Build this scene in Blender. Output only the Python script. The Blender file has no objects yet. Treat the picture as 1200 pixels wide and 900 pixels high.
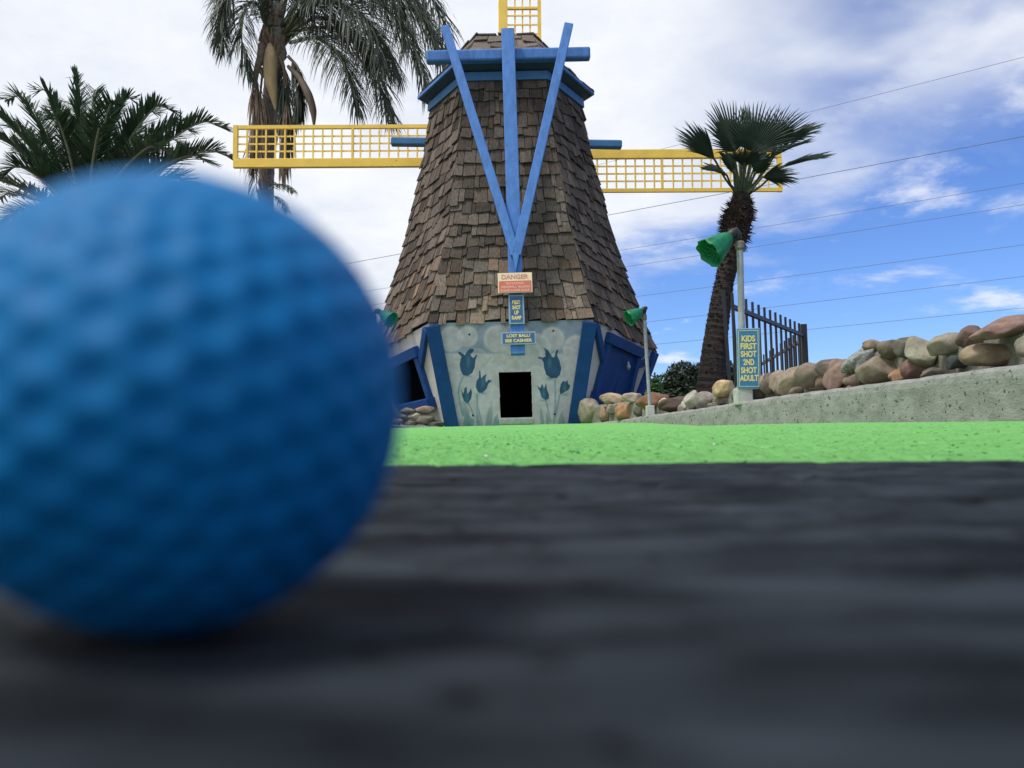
import bpy, bmesh, math, random
import numpy as np
from math import radians, sin, cos, pi, sqrt, tan
from mathutils import Vector, Matrix, kdtree

random.seed(7); rng = np.random.default_rng(7)
sc = bpy.context.scene
COL = sc.collection

# ------------------------------------------------------------------ camera
FPX = 950.0; PITCH = radians(3.49); ROLL = radians(1.3)
CAMP = Vector((0, 0, .0175))
MR = (Matrix.Rotation(pi/2 + PITCH, 3, 'X') @ Matrix.Rotation(-ROLL, 3, 'Z'))
cd = bpy.data.cameras.new('camera'); cam = bpy.data.objects.new('camera', cd); COL.objects.link(cam)
cam.matrix_world = Matrix.Translation(CAMP) @ MR.to_4x4()
cd.sensor_width = 36; cd.lens = FPX/1200*36; cd.clip_start = .002; cd.clip_end = 3000
cd.dof.use_dof = True; cd.dof.focus_distance = 6.5; cd.dof.aperture_fstop = 12.5
sc.camera = cam
sc.view_settings.view_transform = 'Standard'; sc.view_settings.look = 'None'
sc.view_settings.exposure = 0.1; sc.view_settings.gamma = 1

# ------------------------------------------------------------------ sky and sun
SUN_EL, SUN_AZ = radians(61), radians(-122)
w = bpy.data.worlds.new('World'); sc.world = w; w.use_nodes = True
nt = w.node_tree; N = nt.nodes; L = nt.links; N.clear()
def nd(t, **k):
    n = N.new(t)
    for a, b in k.items(): setattr(n, a, b)
    return n
def mth(op, a, b=None, c=None, clamp=False):
    n = nd('ShaderNodeMath', operation=op, use_clamp=clamp)
    for i, v in enumerate((a, b, c)):
        if v is None: continue
        if isinstance(v, (int, float)): n.inputs[i].default_value = v
        else: L.new(v, n.inputs[i])
    return n.outputs[0]
def sstep(v, lo, hi):
    n = nd('ShaderNodeMapRange', interpolation_type='SMOOTHSTEP')
    L.new(v, n.inputs[0]); n.inputs[1].default_value = lo; n.inputs[2].default_value = hi
    return n.outputs[0]
tc = nd('ShaderNodeTexCoord'); sp = nd('ShaderNodeSeparateXYZ'); L.new(tc.outputs['Generated'], sp.inputs[0])
X, Y, Z = sp.outputs
den = mth('ADD', mth('MAXIMUM', Z, 0.0), .22)
cb = nd('ShaderNodeCombineXYZ'); L.new(mth('DIVIDE', X, den), cb.inputs[0]); L.new(mth('DIVIDE', Y, den), cb.inputs[1])
def noise(vec, scale, det=6, rough=.55, w_=0.0, dist=0.0):
    n = nd('ShaderNodeTexNoise', noise_dimensions='4D'); L.new(vec, n.inputs['Vector'])
    n.inputs['Scale'].default_value = scale; n.inputs['Detail'].default_value = det
    n.inputs['Roughness'].default_value = rough; n.inputs['W'].default_value = w_; n.inputs['Distortion'].default_value = dist
    return n.outputs['Fac']
# streaks run up to the right
mp = nd('ShaderNodeMapping'); L.new(cb.outputs[0], mp.inputs[0]); mp.inputs['Rotation'].default_value = (0, 0, radians(-28)); mp.inputs['Scale'].default_value = (1.0, 1.35, 1)
n1 = noise(mp.outputs[0], 1.5, 9, .58, 3.3, .25)
n2 = noise(mp.outputs[0], .8, 5, .5, 9.1)
n3 = noise(cb.outputs[0], 4.0, 9, .62, 1.7)
bound = mth('SUBTRACT', mth('ADD', mth('MULTIPLY', X, .27), .188), Z)            # > 0 below the cloud edge
gap = mth('MULTIPLY', sstep(mth('ADD', bound, mth('MULTIPLY', mth('SUBTRACT', n1, .5), .42)), -.045, .075),
          sstep(mth('ADD', X, mth('MULTIPLY', mth('SUBTRACT', n3, .5), .25)), -.06, .17))
wisp = mth('MULTIPLY', sstep(mth('ADD', mth('MULTIPLY', n1, .6), mth('MULTIPLY', n3, .4)), .52, .625), .74)
cover = mth('SUBTRACT', 1.0, mth('MULTIPLY', gap, mth('SUBTRACT', 1.0, wisp)))
hole = mth('MULTIPLY', mth('MULTIPLY', sstep(n2, .38, .50), sstep(n1, .70, .48)), .85)
hole = mth('MULTIPLY', hole, sstep(X, .15, .42))
cover = mth('MULTIPLY', cover, mth('SUBTRACT', 1.0, hole), clamp=True)
sky = nd('ShaderNodeTexSky', sky_type='NISHITA'); sky.sun_disc = False
sky.sun_elevation = SUN_EL; sky.sun_rotation = SUN_AZ; sky.air_density = 1.0; sky.dust_density = .1; sky.ozone_density = 3.0
cr = nd('ShaderNodeValToRGB')
shade = mth('ADD', mth('MULTIPLY', n1, .55), mth('MULTIPLY', n3, .45))
L.new(sstep(shade, .36, .62), cr.inputs[0])
cr.color_ramp.elements[0].color = (7.3, 7.8, 8.8, 1); cr.color_ramp.elements[1].color = (9.2, 9.4, 9.8, 1)
mx = nd('ShaderNodeMix', data_type='RGBA'); L.new(cover, mx.inputs[0]); tn_ = nd('ShaderNodeMix', data_type='RGBA', blend_type='MULTIPLY'); tn_.inputs[0].default_value = 1; L.new(sky.outputs[0], tn_.inputs[6]); tn_.inputs[7].default_value = (.72, .95, 1.45, 1)
L.new(tn_.outputs[2], mx.inputs[6]); L.new(cr.outputs[0], mx.inputs[7])
bg = nd('ShaderNodeBackground'); bg.inputs[1].default_value = .1; L.new(mx.outputs[2], bg.inputs[0])
wo = nd('ShaderNodeOutputWorld'); L.new(bg.outputs[0], wo.inputs[0])

sl = bpy.data.lights.new('sun', 'SUN'); sl.energy = 2.6; sl.angle = radians(12); sl.color = (1, .96, .9)
so = bpy.data.objects.new('sun', sl); COL.objects.link(so)
sd = Vector((sin(SUN_AZ)*cos(SUN_EL), cos(SUN_AZ)*cos(SUN_EL), sin(SUN_EL)))
so.rotation_euler = sd.to_track_quat('Z', 'Y').to_euler(); so.location = sd*20

# ------------------------------------------------------------------ helpers
def ray(px, py): return MR @ Vector(((px-600)/FPX, -(py-450)/FPX, -1))
def P(px, py, Yd):
    d = ray(px, py); return CAMP + d*(Yd/d.y)
def hit(px, py, p, n):
    d = ray(px, py); return CAMP + d*((p-CAMP).dot(n)/d.dot(n))
MRn = np.array(MR)
def projn(pts):
    c = (np.asarray(pts)-np.array(CAMP)) @ MRn
    return 600+FPX*c[:, 0]/-c[:, 2], 450-FPX*c[:, 1]/-c[:, 2]

WO = {}
def thing(name, label, cat, loc, group=None):
    o = bpy.data.objects.new(name, None); COL.objects.link(o); o.location = loc; WO[o.name] = Vector(loc)
    o.empty_display_size = .05
    o['label'] = label; o['category'] = cat
    if group: o['group'] = group
    return o
def tag(o, label=None, cat=None, group=None, kind=None):
    if label: o['label'] = label
    if cat: o['category'] = cat
    if group: o['group'] = group
    if kind: o['kind'] = kind
    return o
def build(name, V, Fc, mat, parent=None, smooth=False, cols=None, kind=None, bevel=0, label=None, vcols=None):
    V = np.asarray(V, dtype=float).reshape(-1, 3)
    mn, mxx = V.min(0), V.max(0); org = Vector(((mn[0]+mxx[0])/2, (mn[1]+mxx[1])/2, mn[2]))
    me = bpy.data.meshes.new(name)
    me.from_pydata((V-np.array(org)).tolist(), [], [tuple(f) for f in Fc])
    if cols is not None:
        a = me.color_attributes.new('tint', 'FLOAT_COLOR', 'POINT')
        c = np.ones((len(V), 4), dtype=np.float32); c[:, :3] = np.asarray(cols, dtype=np.float32).reshape(-1, 3) if np.ndim(cols) > 1 else cols
        a.data.foreach_set('color', c.ravel())
    if smooth: me.polygons.foreach_set('use_smooth', [True]*len(me.polygons))
    me.materials.append(mat)
    o = bpy.data.objects.new(name, me); COL.objects.link(o)
    WO[o.name] = org
    if parent is not None:
        o.parent = parent; o.location = org-WO[parent.name]
    else: o.location = org
    if kind: o['kind'] = kind
    if label: o['label'] = label
    if bevel:
        b = o.modifiers.new('bevel', 'BEVEL'); b.width = bevel; b.segments = 2; b.limit_method = 'ANGLE'
    return o
class MB:
    def __init__(s): s.v = []; s.f = []; s.c = []
    def add(s, V, F, c=None):
        b = len(s.v); s.v += [tuple(p) for p in V]; s.f += [tuple(i+b for i in f) for f in F]
        s.c += [c if c is not None else (1, 1, 1)]*len(V); return s
    def box(s, c, a, b, h, col=None):
        """centre c, half vectors a,b,h"""
        c, a, b, h = map(Vector, (c, a, b, h))
        V = [c+a*i+b*j+h*k for k in (-1, 1) for j in (-1, 1) for i in (-1, 1)]
        F = [(0, 2, 3, 1), (4, 5, 7, 6), (0, 1, 5, 4), (2, 6, 7, 3), (0, 4, 6, 2), (1, 3, 7, 5)]
        if a.cross(b).dot(h) < 0: F = [f[::-1] for f in F]
        return s.add(V, F, col)
    def beam(s, p0, p1, wd, th, n, col=None):
        """bar whose back face centre line runs p0-p1, standing proud by th along n"""
        p0, p1, n = Vector(p0), Vector(p1), Vector(n); d = (p1-p0); u = d.normalized()
        n = (n-u*n.dot(u)).normalized(); sd_ = u.cross(n)
        return s.box((p0+p1)/2+n*th/2, sd_*wd/2, n*th/2, d/2, col)
    def tube(s, pts, rad, seg=8, cap=True, col=None):
        pts = [Vector(p) for p in pts]; n = len(pts)
        if not hasattr(rad, '__len__'): rad = [rad]*n
        V = []; F = []; ref = Vector((0, 0, 1))
        t0 = (pts[1]-pts[0]).normalized()
        if abs(t0.z) > .9: ref = Vector((1, 0, 0))
        x = t0.cross(ref).normalized()
        for i in range(n):
            t = (pts[min(i+1, n-1)]-pts[max(i-1, 0)]).normalized()
            x = (x-t*x.dot(t)).normalized(); y = t.cross(x)
            for k in range(seg):
                a = 2*pi*k/seg; V.append(pts[i]+(x*cos(a)+y*sin(a))*rad[i])
        for i in range(n-1):
            for k in range(seg):
                a = i*seg+k; b = i*seg+(k+1) % seg; F.append((a, b, b+seg, a+seg))
        if cap: F.append(tuple(range(seg))[::-1]); F.append(tuple(range((n-1)*seg, n*seg)))
        return s.add(V, F, col)
    def out(s, name, mat, parent=None, **k):
        return build(name, s.v, s.f, mat, parent, **k)
def bez(pts, n=16):
    """Catmull-Rom through pts"""
    pts = [Vector(p) for p in pts]; q = [pts[0]*2-pts[1]]+pts+[pts[-1]*2-pts[-2]]; out = []
    for i in range(len(pts)-1):
        a, b, c, d = q[i:i+4]
        for k in range(n):
            t = k/n
            out.append(.5*((2*b)+(c-a)*t+(2*a-5*b+4*c-d)*t*t+(3*b-a-3*c+d)*t**3))
    out.append(pts[-1]); return out
_perm = rng.random((256, 256))
def vn(x, y, s=0):
    x = np.asarray(x)+s*17.31; y = np.asarray(y)+s*5.77
    xi = np.floor(x).astype(int); yi = np.floor(y).astype(int); fx = x-xi; fy = y-yi
    fx = fx*fx*(3-2*fx); fy = fy*fy*(3-2*fy)
    g = lambda a, b: _perm[a & 255, b & 255]
    return (g(xi, yi)*(1-fx)+g(xi+1, yi)*fx)*(1-fy)+(g(xi, yi+1)*(1-fx)+g(xi+1, yi+1)*fx)*fy
def fbm(x, y, o=4, s=0):
    r = 0; a = .5
    for i in range(o): r = r+a*vn(x*2**i, y*2**i, s+i); a *= .5
    return r

# ------------------------------------------------------------------ materials
def mat(name, col, rough=.6, var=0.0, scale=8.0, col2=None, bump=0.0, bscale=30.0, stretch=(1, 1, 1), tint=False,
        spec=.5, trans=0.0, coat=0.0, metal=0.0, det=6, lo=.35, hi=.65, specks=None):
    m = bpy.data.materials.new(name); m.use_nodes = True; t = m.node_tree; n = t.nodes; l = t.links
    b = n['Principled BSDF']; b.inputs['Roughness'].default_value = rough
    b.inputs['Specular IOR Level'].default_value = spec; b.inputs['Coat Weight'].default_value = coat; b.inputs['Metallic'].default_value = metal
    ge = n.new('ShaderNodeNewGeometry'); mp = n.new('ShaderNodeMapping'); l.new(ge.outputs['Position'], mp.inputs[0]); mp.inputs['Scale'].default_value = stretch
    no = n.new('ShaderNodeTexNoise'); l.new(mp.outputs[0], no.inputs['Vector']); no.inputs['Scale'].default_value = scale; no.inputs['Detail'].default_value = det; no.inputs['Roughness'].default_value = .6
    mr = n.new('ShaderNodeMapRange'); l.new(no.outputs['Fac'], mr.inputs[0]); mr.inputs[1].default_value = lo; mr.inputs[2].default_value = hi
    mx = n.new('ShaderNodeMix'); mx.data_type = 'RGBA'; l.new(mr.outputs[0], mx.inputs[0])
    c2 = col2 if col2 else tuple(c*(1-var) for c in col)
    mx.inputs[6].default_value = (*c2, 1); mx.inputs[7].default_value = (*col, 1)
    out = mx.outputs[2]
    if specks:
        vo = n.new('ShaderNodeTexNoise'); l.new(ge.outputs['Position'], vo.inputs['Vector']); vo.inputs['Scale'].default_value = specks[0]; vo.inputs['Detail'].default_value = 3
        r2 = n.new('ShaderNodeMapRange'); l.new(vo.outputs['Fac'], r2.inputs[0]); r2.inputs[1].default_value = specks[1]; r2.inputs[2].default_value = specks[1]+.05
        m3 = n.new('ShaderNodeMix'); m3.data_type = 'RGBA'; l.new(r2.outputs[0], m3.inputs[0]); l.new(out, m3.inputs[6]); m3.inputs[7].default_value = (*specks[2], 1); out = m3.outputs[2]
    if tint:
        at = n.new('ShaderNodeVertexColor'); at.layer_name = 'tint'
        m2 = n.new('ShaderNodeMix'); m2.data_type = 'RGBA'; m2.blend_type = 'MULTIPLY'; m2.inputs[0].default_value = 1
        l.new(out, m2.inputs[6]); l.new(at.outputs[0], m2.inputs[7]); out = m2.outputs[2]
    l.new(out, b.inputs['Base Color'])
    if bump:
        bn = n.new('ShaderNodeTexNoise'); l.new(mp.outputs[0], bn.inputs['Vector']); bn.inputs['Scale'].default_value = bscale; bn.inputs['Detail'].default_value = 8; bn.inputs['Roughness'].default_value = .65
        bp = n.new('ShaderNodeBump'); bp.inputs['Strength'].default_value = 1; bp.inputs['Distance'].default_value = bump
        l.new(bn.outputs['Fac'], bp.inputs['Height']); l.new(bp.outputs[0], b.inputs['Normal'])
    if trans:
        tr = n.new('ShaderNodeBsdfTranslucent'); l.new(out, tr.inputs[0]); ms = n.new('ShaderNodeMixShader'); ms.inputs[0].default_value = trans
        l.new(b.outputs[0], ms.inputs[1]); l.new(tr.outputs[0], ms.inputs[2]); l.new(ms.outputs[0], n['Material Output'].inputs[0])
    return m
M_ball = mat('blue golf ball plastic', (.0004, .145, .37), .55, .1, 150, spec=.16)
M_mat = mat('black rubber', (.040, .048, .058), .85, scale=60, col2=(.004, .006, .008), bump=.0012, bscale=260, stretch=(.35, 1, 1), spec=.08, det=12, lo=.38, hi=.66, specks=(120, .625, (.003, .0035, .004)))
M_turf = mat('green putting carpet', (.235, .585, .175), .95, scale=55, col2=(.18, .455, .137), bump=.005, bscale=300, spec=.05, det=8, specks=(105, .625, (.03, .15, .03)))
M_conc = mat('weathered grey green concrete', (.33, .33, .315), .95, scale=12, col2=(.21, .215, .195), bump=.006, bscale=70, spec=.2, det=12, stretch=(1, 1, 1.8), lo=.3, hi=.62, specks=(62, .625, (.07, .075, .06)))
M_conc2 = mat('pale bare concrete', (.52, .52, .50), .9, .25, 20, bump=.003, bscale=60)
M_mortar = mat('grey mortar', (.27, .26, .21), .95, .4, 25, bump=.008, bscale=60)
M_soil = mat('brown soil', (.11, .085, .06), .95, .5, 15, bump=.01, bscale=30)
M_ground = mat('sandy ground', (.25, .22, .18), .95, .35, .8, bump=.01, bscale=15)
M_sh = mat('weathered cedar shingle', (.178, .145, .118), .9, scale=26, col2=(.065, .054, .046), bump=.004, bscale=60, stretch=(2.6, 2.6, .45), tint=True, spec=.2, det=9, lo=.28, hi=.72)
M_dark = mat('dark tar paper', (.03, .028, .025), .9, .3, 10)
M_blue = mat('cornflower blue paint', (.085, .235, .60), .6, .28, 14, bump=.0015, bscale=60, stretch=(1.5, 1.5, .5), spec=.3, specks=(26, .70, (.16, .27, .42)))
M_royal = mat('royal blue paint', (.006, .062, .245), .55, .25, 9, bump=.0012, bscale=60, spec=.3)
M_dblue = mat('faded blue paint', (.06, .19, .40), .6, .2, 9, bump=.0012, bscale=60, spec=.3)
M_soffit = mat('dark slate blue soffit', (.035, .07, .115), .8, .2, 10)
M_yel = mat('yellow paint', (1.0, .68, .12), .55, .12, 6, bump=.001, bscale=60, spec=.3, specks=(22, .70, (.45, .25, .06)))
M_plast = mat('off white stucco', (.62, .60, .57), .9, .15, 7, bump=.004, bscale=50)
M_hole = mat('painted opening dark', (.002, .0025, .003), 1.0, spec=0)  # near-black colour stands in for the unlit inside of tunnel and windows
M_iron = mat('black painted iron', (.022, .026, .032), .55, .3, 20)
M_galv = mat('galvanised pipe', (.42, .43, .45), .5, .25, 25, metal=.35)
M_collar = mat('dull steel collar', (.25, .22, .2), .6, .4, 60, metal=.3)
M_neck = mat('black lamp holder', (.02, .022, .022), .5)
M_shade = mat('green plastic lampshade', (.015, .33, .15), .4, .35, 30, bump=.004, bscale=40, trans=.35)
M_signblue = mat('sign blue enamel', (.035, .20, .42), .5, .25, 40)
M_signnavy = mat('sign navy enamel', (.03, .11, .27), .5, .2, 40)
M_signrim = mat('sign pale rim', (.24, .38, .46), .5, .2, 60)
M_signcream = mat('sign cream line', (.62, .62, .36), .6, .2, 60)
M_lety = mat('sign yellow lettering', (.80, .66, .20), .6, .15, 80)
M_cream = mat('danger sign cream', (.86, .68, .44), .6, .08, 40)
M_red = mat('danger sign faded red', (.66, .17, .12), .6, .15, 40)
M_letr = mat('danger sign faded lettering', (.60, .28, .20), .6, .1, 40)
M_letp = mat('danger sign pale lettering', (.80, .46, .34), .6, .1, 40)
M_frond = mat('palm frond green', (.105, .135, .095), .5, .5, 3, trans=.18, spec=.4)
M_date = mat('date palm green', (.060, .115, .058), .5, .45, 4, trans=.18, spec=.4)
M_rachis = mat('pale palm rib', (.30, .32, .20), .6, .3, 10)
M_fan = mat('fan palm green', (.065, .105, .075), .45, .4, 6, trans=.12, spec=.45)
M_pet = mat('petiole green', (.07, .10, .045), .5, .3, 20)
M_dead = mat('dry palm fibre', (.33, .24, .17), .9, .45, 12)
M_spathe = mat('woody palm sheath', (.52, .39, .20), .7, .3, 6, stretch=(6, 6, .5))
M_spathe2 = mat('old woody sheath', (.16, .12, .09), .8, .3, 6, stretch=(6, 6, .5))
M_trunkg = mat('grey palm trunk', (.32, .29, .26), .95, .5, 9, bump=.02, bscale=14, stretch=(1, 1, 3))
M_trunkd = mat('dark palm trunk', (.045, .037, .033), .95, .55, 14, bump=.02, bscale=20, stretch=(1, 1, 4))
M_boots = mat('shaggy palm leaf bases', (.115, .075, .058), .95, .6, 18)
M_leaf = mat('dark shrub leaf', (.028, .052, .022), .6, .5, 3, tint=True, trans=.15)
M_wire = mat('power cable', (.14, .17, .22), .7)
M_bark = mat('shrub bark', (.08, .06, .05), .9, .4, 10)
M_litter = mat('dry litter', (.45, .33, .2), .9, .3, 90)
M_white = mat('chalky pebble', (.75, .72, .68), .9, .2, 90)
M_stone = mat('river stone', (1, 1, 1), .85, scale=22, col2=(.62, .58, .55), bump=.004, bscale=70, tint=True, spec=.25, det=10, specks=(60, .70, (.5, .46, .42)))
M_granite = mat('speckled granite', (.36, .36, .34), .9, scale=90, col2=(.13, .14, .13), bump=.006, bscale=80, det=4)

def paint_mat():
    m = bpy.data.materials.new('painted mural'); m.use_nodes = True; n = m.node_tree.nodes; l = m.node_tree.links; b = n['Principled BSDF']
    at = n.new('ShaderNodeVertexColor'); at.layer_name = 'tint'
    no = n.new('ShaderNodeTexNoise'); ge = n.new('ShaderNodeNewGeometry'); l.new(ge.outputs['Position'], no.inputs['Vector']); no.inputs['Scale'].default_value = 14; no.inputs['Detail'].default_value = 9
    mr = n.new('ShaderNodeMapRange'); l.new(no.outputs[0], mr.inputs[0]); mr.inputs[1].default_value = .3; mr.inputs[2].default_value = .7; mr.inputs[3].default_value = .78; mr.inputs[4].default_value = 1.08
    mx = n.new('ShaderNodeMix'); mx.data_type = 'RGBA'; mx.blend_type = 'MULTIPLY'; mx.inputs[0].default_value = 1
    l.new(at.outputs[0], mx.inputs[6]); l.new(mr.outputs[0], mx.inputs[7]); l.new(mx.outputs[2], b.inputs['Base Color']); b.inputs['Roughness'].default_value = .85
    bp = n.new('ShaderNodeBump'); bp.inputs['Distance'].default_value = .006; l.new(no.outputs[0], bp.inputs['Height']); l.new(bp.outputs[0], b.inputs['Normal'])
    return m
M_mural = paint_mat()

# ------------------------------------------------------------------ ground
g = MB(); g.add([(-600, -600, -.05), (600, -600, -.05), (600, 900, -.05), (-600, 900, -.05)], [(0, 1, 2, 3)])
g.out('ground', M_ground, kind='structure')

CY = [-1, .3, .45, .6, 1.0, 1.5, 2.2, 3.2, 4.0, 4.9, 6.1, 7.2, 7.7]
CZ = [-.016, -.014, -.008, -.004, .003, .012, .0205, .0305, .031, .038, .078, .090, .092]
def turf_z(x, y):
    return np.interp(y, CY, CZ)-.0145*np.asarray(x)*np.clip((2-np.asarray(y))/1.4, 0, 1)
nr, nc = 470, 760
ys = np.concatenate([np.linspace(-1, .36, 12)[:-1], np.geomspace(.36, 7.62, nr)]); t = np.linspace(-1, 1, nc); xs = 1.62*np.sign(t)*np.abs(t)**1.5
XX, YY = np.meshgrid(xs, ys); nrr = len(ys)
XX = np.clip(XX, np.interp(YY, [-1.2, 2, 3.5, 5, 6.3, 7, 7.34], [-1.60, -1.57, -1.50, -1.35, -1.17, -1.00, -.72]), np.interp(YY, [-1.2, 1, 2.2, 3.2, 4, 4.9, 5.5, 6.1, 6.75, 7.25], [1.52, 1.49, 1.45, 1.40, 1.31, 1.18, 1.09, 1.02, .91, .76]))
fine = np.clip((3.5-YY)/2.5, 0, 1)
h = (vn(XX*120, YY*70, 1)-.5)*.0035+(vn(XX*320, YY*200, 2)-.5)*.0022
pit = np.clip(vn(XX*95, YY*42, 5)-.68, 0, 1)*-.030+(fbm(XX*9, YY*9, 3, 8)-.45)*.006
ZZ = turf_z(XX, YY)+(h+pit)*fine+(fbm(XX*3, YY*3, 3, 3)-.45)*.008*np.clip(YY-.6, 0, 1)
idx = np.arange(nrr*nc).reshape(nrr, nc)
F4 = np.stack([idx[:-1, :-1], idx[:-1, 1:], idx[1:, 1:], idx[1:, :-1]], -1).reshape(-1, 4)
build('putting_green', np.stack([XX, YY, ZZ], -1), F4.tolist(), M_turf, smooth=True, kind='structure')

# black rubber mat
MZ = lambda x: -.0004-.0145*x
nc, nr = 420, 420
xs = np.linspace(-.62, .62, nc); tt = np.linspace(0, 1, nr)
XX, TT = np.meshgrid(xs, tt)
edge = .474+(fbm(xs*14, xs*0, 3, 4)-.45)*.018+(vn(xs*160, xs*0, 6)-.5)*.0035
YY = -.22+(edge[None, :]+.22)*TT**.75
hh = (fbm(XX*30, YY*60, 4, 1)-.47)*.0004+(fbm(XX*170, YY*260, 3, 2)-.45)*.0008-np.clip(vn(XX*45, YY*34, 9)-.76, 0, 1)*.008-np.clip(vn(XX*110, YY*60, 12)-.75, 0, 1)*.006
hh *= np.clip((YY-.06)/.1, .15, 1)
ZZ = MZ(XX)+hh-np.clip((TT-.992)/.008, 0, 1)**2*.003
V = np.stack([XX, YY, ZZ], -1).reshape(-1, 3).tolist(); idx = np.arange(nr*nc).reshape(nr, nc)
F4 = np.stack([idx[:-1, :-1], idx[:-1, 1:], idx[1:, 1:], idx[1:, :-1]], -1).reshape(-1, 4).tolist()
ring = list(idx[0, :])+list(idx[1:, -1])+list(idx[-1, -2::-1])+list(idx[-2:0:-1, 0])
b0 = len(V)
for i in ring: V.append((V[i][0], V[i][1], V[i][2]-.012))
for k in range(len(ring)):
    k2 = (k+1) % len(ring); F4.append((ring[k2], ring[k], b0+k, b0+k2))
F4.append(tuple(b0+k for k in range(len(ring)))[::-1])
tag(build('rubber_mat', V, F4, M_mat, smooth=True), 'worn black rubber tee mat filling the foreground under the blue ball', 'mat')

# golf ball
bm = bmesh.new(); bmesh.ops.create_icosphere(bm, subdivisions=7, radius=1)
rot = Matrix.Rotation(.7, 3, 'X') @ Matrix.Rotation(.4, 3, 'Y')
b2 = bmesh.new(); bmesh.ops.create_icosphere(b2, subdivisions=1, radius=1); dset = {}
for f in b2.faces:
    A_, B_, C_ = [v.co for v in f.verts]
    for i in range(7):
        for j in range(7-i):
            p = (A_*(6-i-j)+B_*i+C_*j).normalized(); dset[tuple(round(q, 3) for q in p)] = p
b2.free(); kd = kdtree.KDTree(len(dset))
for i, p in enumerate(dset.values()): kd.insert(rot @ p, i)
kd.balance(); R = .02135
bc = P(206, 466, .0768); bc.z = MZ(bc.x)+R-.0001
for v in bm.verts:
    co, i, d = kd.find(v.co); q = d/.095
    dep = .00056*(1-q*q)**1.3 if q < 1 else 0
    v.co = v.co*(R-dep)
me = bpy.data.meshes.new('golf_ball'); bm.to_mesh(me); bm.free()
me.polygons.foreach_set('use_smooth', [True]*len(me.polygons)); me.materials.append(M_ball)
o = bpy.data.objects.new('golf_ball', me); COL.objects.link(o); o.location = bc
tag(o, 'large blurred blue dimpled golf ball resting on the black mat', 'golf ball')

# ------------------------------------------------------------------ kerbs and beds
RK = [(1.46, -1.2, -.02, .17), (1.43, 1, .0, .18), (1.39, 2.2, .0, .178), (1.345, 3.2, .0, .175), (1.262, 4, .0, .169), (1.131, 4.9, .0, .146), (1.04, 5.5, 0, .135), (.975, 6.1, .0, .128), (.86, 6.75, .0, .108), (.70, 7.25, .0, .096)]
LK = [(-.66, 7.34, 0, .098), (-.95, 7.0, 0, .112), (-1.12, 6.3, 0, .125), (-1.3, 5, 0, .13), (-1.45, 3.5, 0, .13), (-1.52, 2, 0, .13), (-1.55, -1.2, 0, .13)]
def kerb(name, pts, label, side):
    C = bez([(a, b, d) for a, b, c, d in pts], 14)
    V = []; F = []; prof = [(0, -1), (0, -.035), (.004, -.014), (.014, -.003), (.03, 0), (.11, .001), (.125, -.01), (.13, -1)]
    for i, p in enumerate(C):
        tg = (C[min(i+1, len(C)-1)]-C[max(i-1, 0)]); tg.z = 0; tg.normalize(); nn = Vector((tg.y, -tg.x, 0))*side
        wob = .004*sin(i*.9)+.003*sin(i*2.3)
        for a, hz in prof:
            V.append((p.x+nn.x*(a+wob), p.y+nn.y*(a+wob), -.045 if hz == -1 else p.z+hz+.0015*sin(i*1.7)))
    k = len(prof)
    for i in range(len(C)-1):
        for j in range(k-1):
            f = (i*k+j, i*k+j+1, (i+1)*k+j+1, (i+1)*k+j); F.append(f if side > 0 else f[::-1])
    F.append(tuple(range(k))); F.append(tuple(range((len(C)-1)*k, len(C)*k))[::-1])
    return tag(build(name, V, F, M_conc, smooth=False), label, 'kerb')
kerb('concrete_kerb', RK, 'rough grey concrete kerb curving up the right side of the green', 1)
kerb('concrete_kerb', LK, 'low concrete kerb on the left beside the blue ball, ending at the windmill', 1)
b = MB()
for i in range(len(RK)-1):
    a, c = RK[i], RK[i+1]
    b.add([(a[0]+.10, a[1], min(a[3]-.02, .11)), (9, a[1], .11), (9, c[1], .11), (c[0]+.10, c[1], min(c[3]-.02, .11))], [(0, 1, 2, 3)])
b.add([(.8, 7.25, .076), (9, 7.25, .11), (9, 14, .0), (.8, 14, .0)], [(0, 1, 2, 3)])
b.out('planting_bed', M_soil, kind='structure')
b = MB()
for i in range(len(LK)-1):
    a, c = LK[i], LK[i+1]
    b.add([(a[0]-.10, a[1], .07), (-9, a[1], .07), (-9, c[1], .07), (c[0]-.10, c[1], .07)], [(0, 3, 2, 1)][0:0]+[(0, 1, 2, 3)])
b.add([(-.8, 7.34, .06), (-9, 7.34, .07), (-9, 14, .0), (-.8, 14, .0)], [(0, 1, 2, 3)])
b.out('planting_bed', M_soil, kind='structure')

# ------------------------------------------------------------------ windmill
Yc = 8.546; CX = .004; C3 = sqrt(3)/2
WM = thing('windmill', 'blue and white wooden windmill with shingled tower and yellow lattice sails', 'windmill', (CX, Yc, -.04))
def vtx(k, s, z):
    a = radians(-120+60*(k % 6)); q = 0.0
    if k % 3 == 2: q = min(max((3.4-z)/2.4, 0), 1)**1.3 if z > 1.0 else min(max(z, 0), 1)
    s *= 1+.022*q
    return Vector((CX+s*cos(a), Yc+s*sin(a), z-.17*q))
def fpt(k, u, s, z): return vtx(k, s, z).lerp(vtx(k+1, s, z), u)
def fnorm(k): a = radians(-90+60*k); return Vector((cos(a), sin(a), 0))
PZ = [1.02, 1.17, 1.35, 1.6, 2.05, 2.4, 2.8, 3.0, 3.2, 3.56]; PS = [1.49, 1.43, 1.35, 1.27, 1.11, 1.03, .935, .88, .845, .80]
prof = lambda z: float(np.interp(z, PZ, PS))
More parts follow.
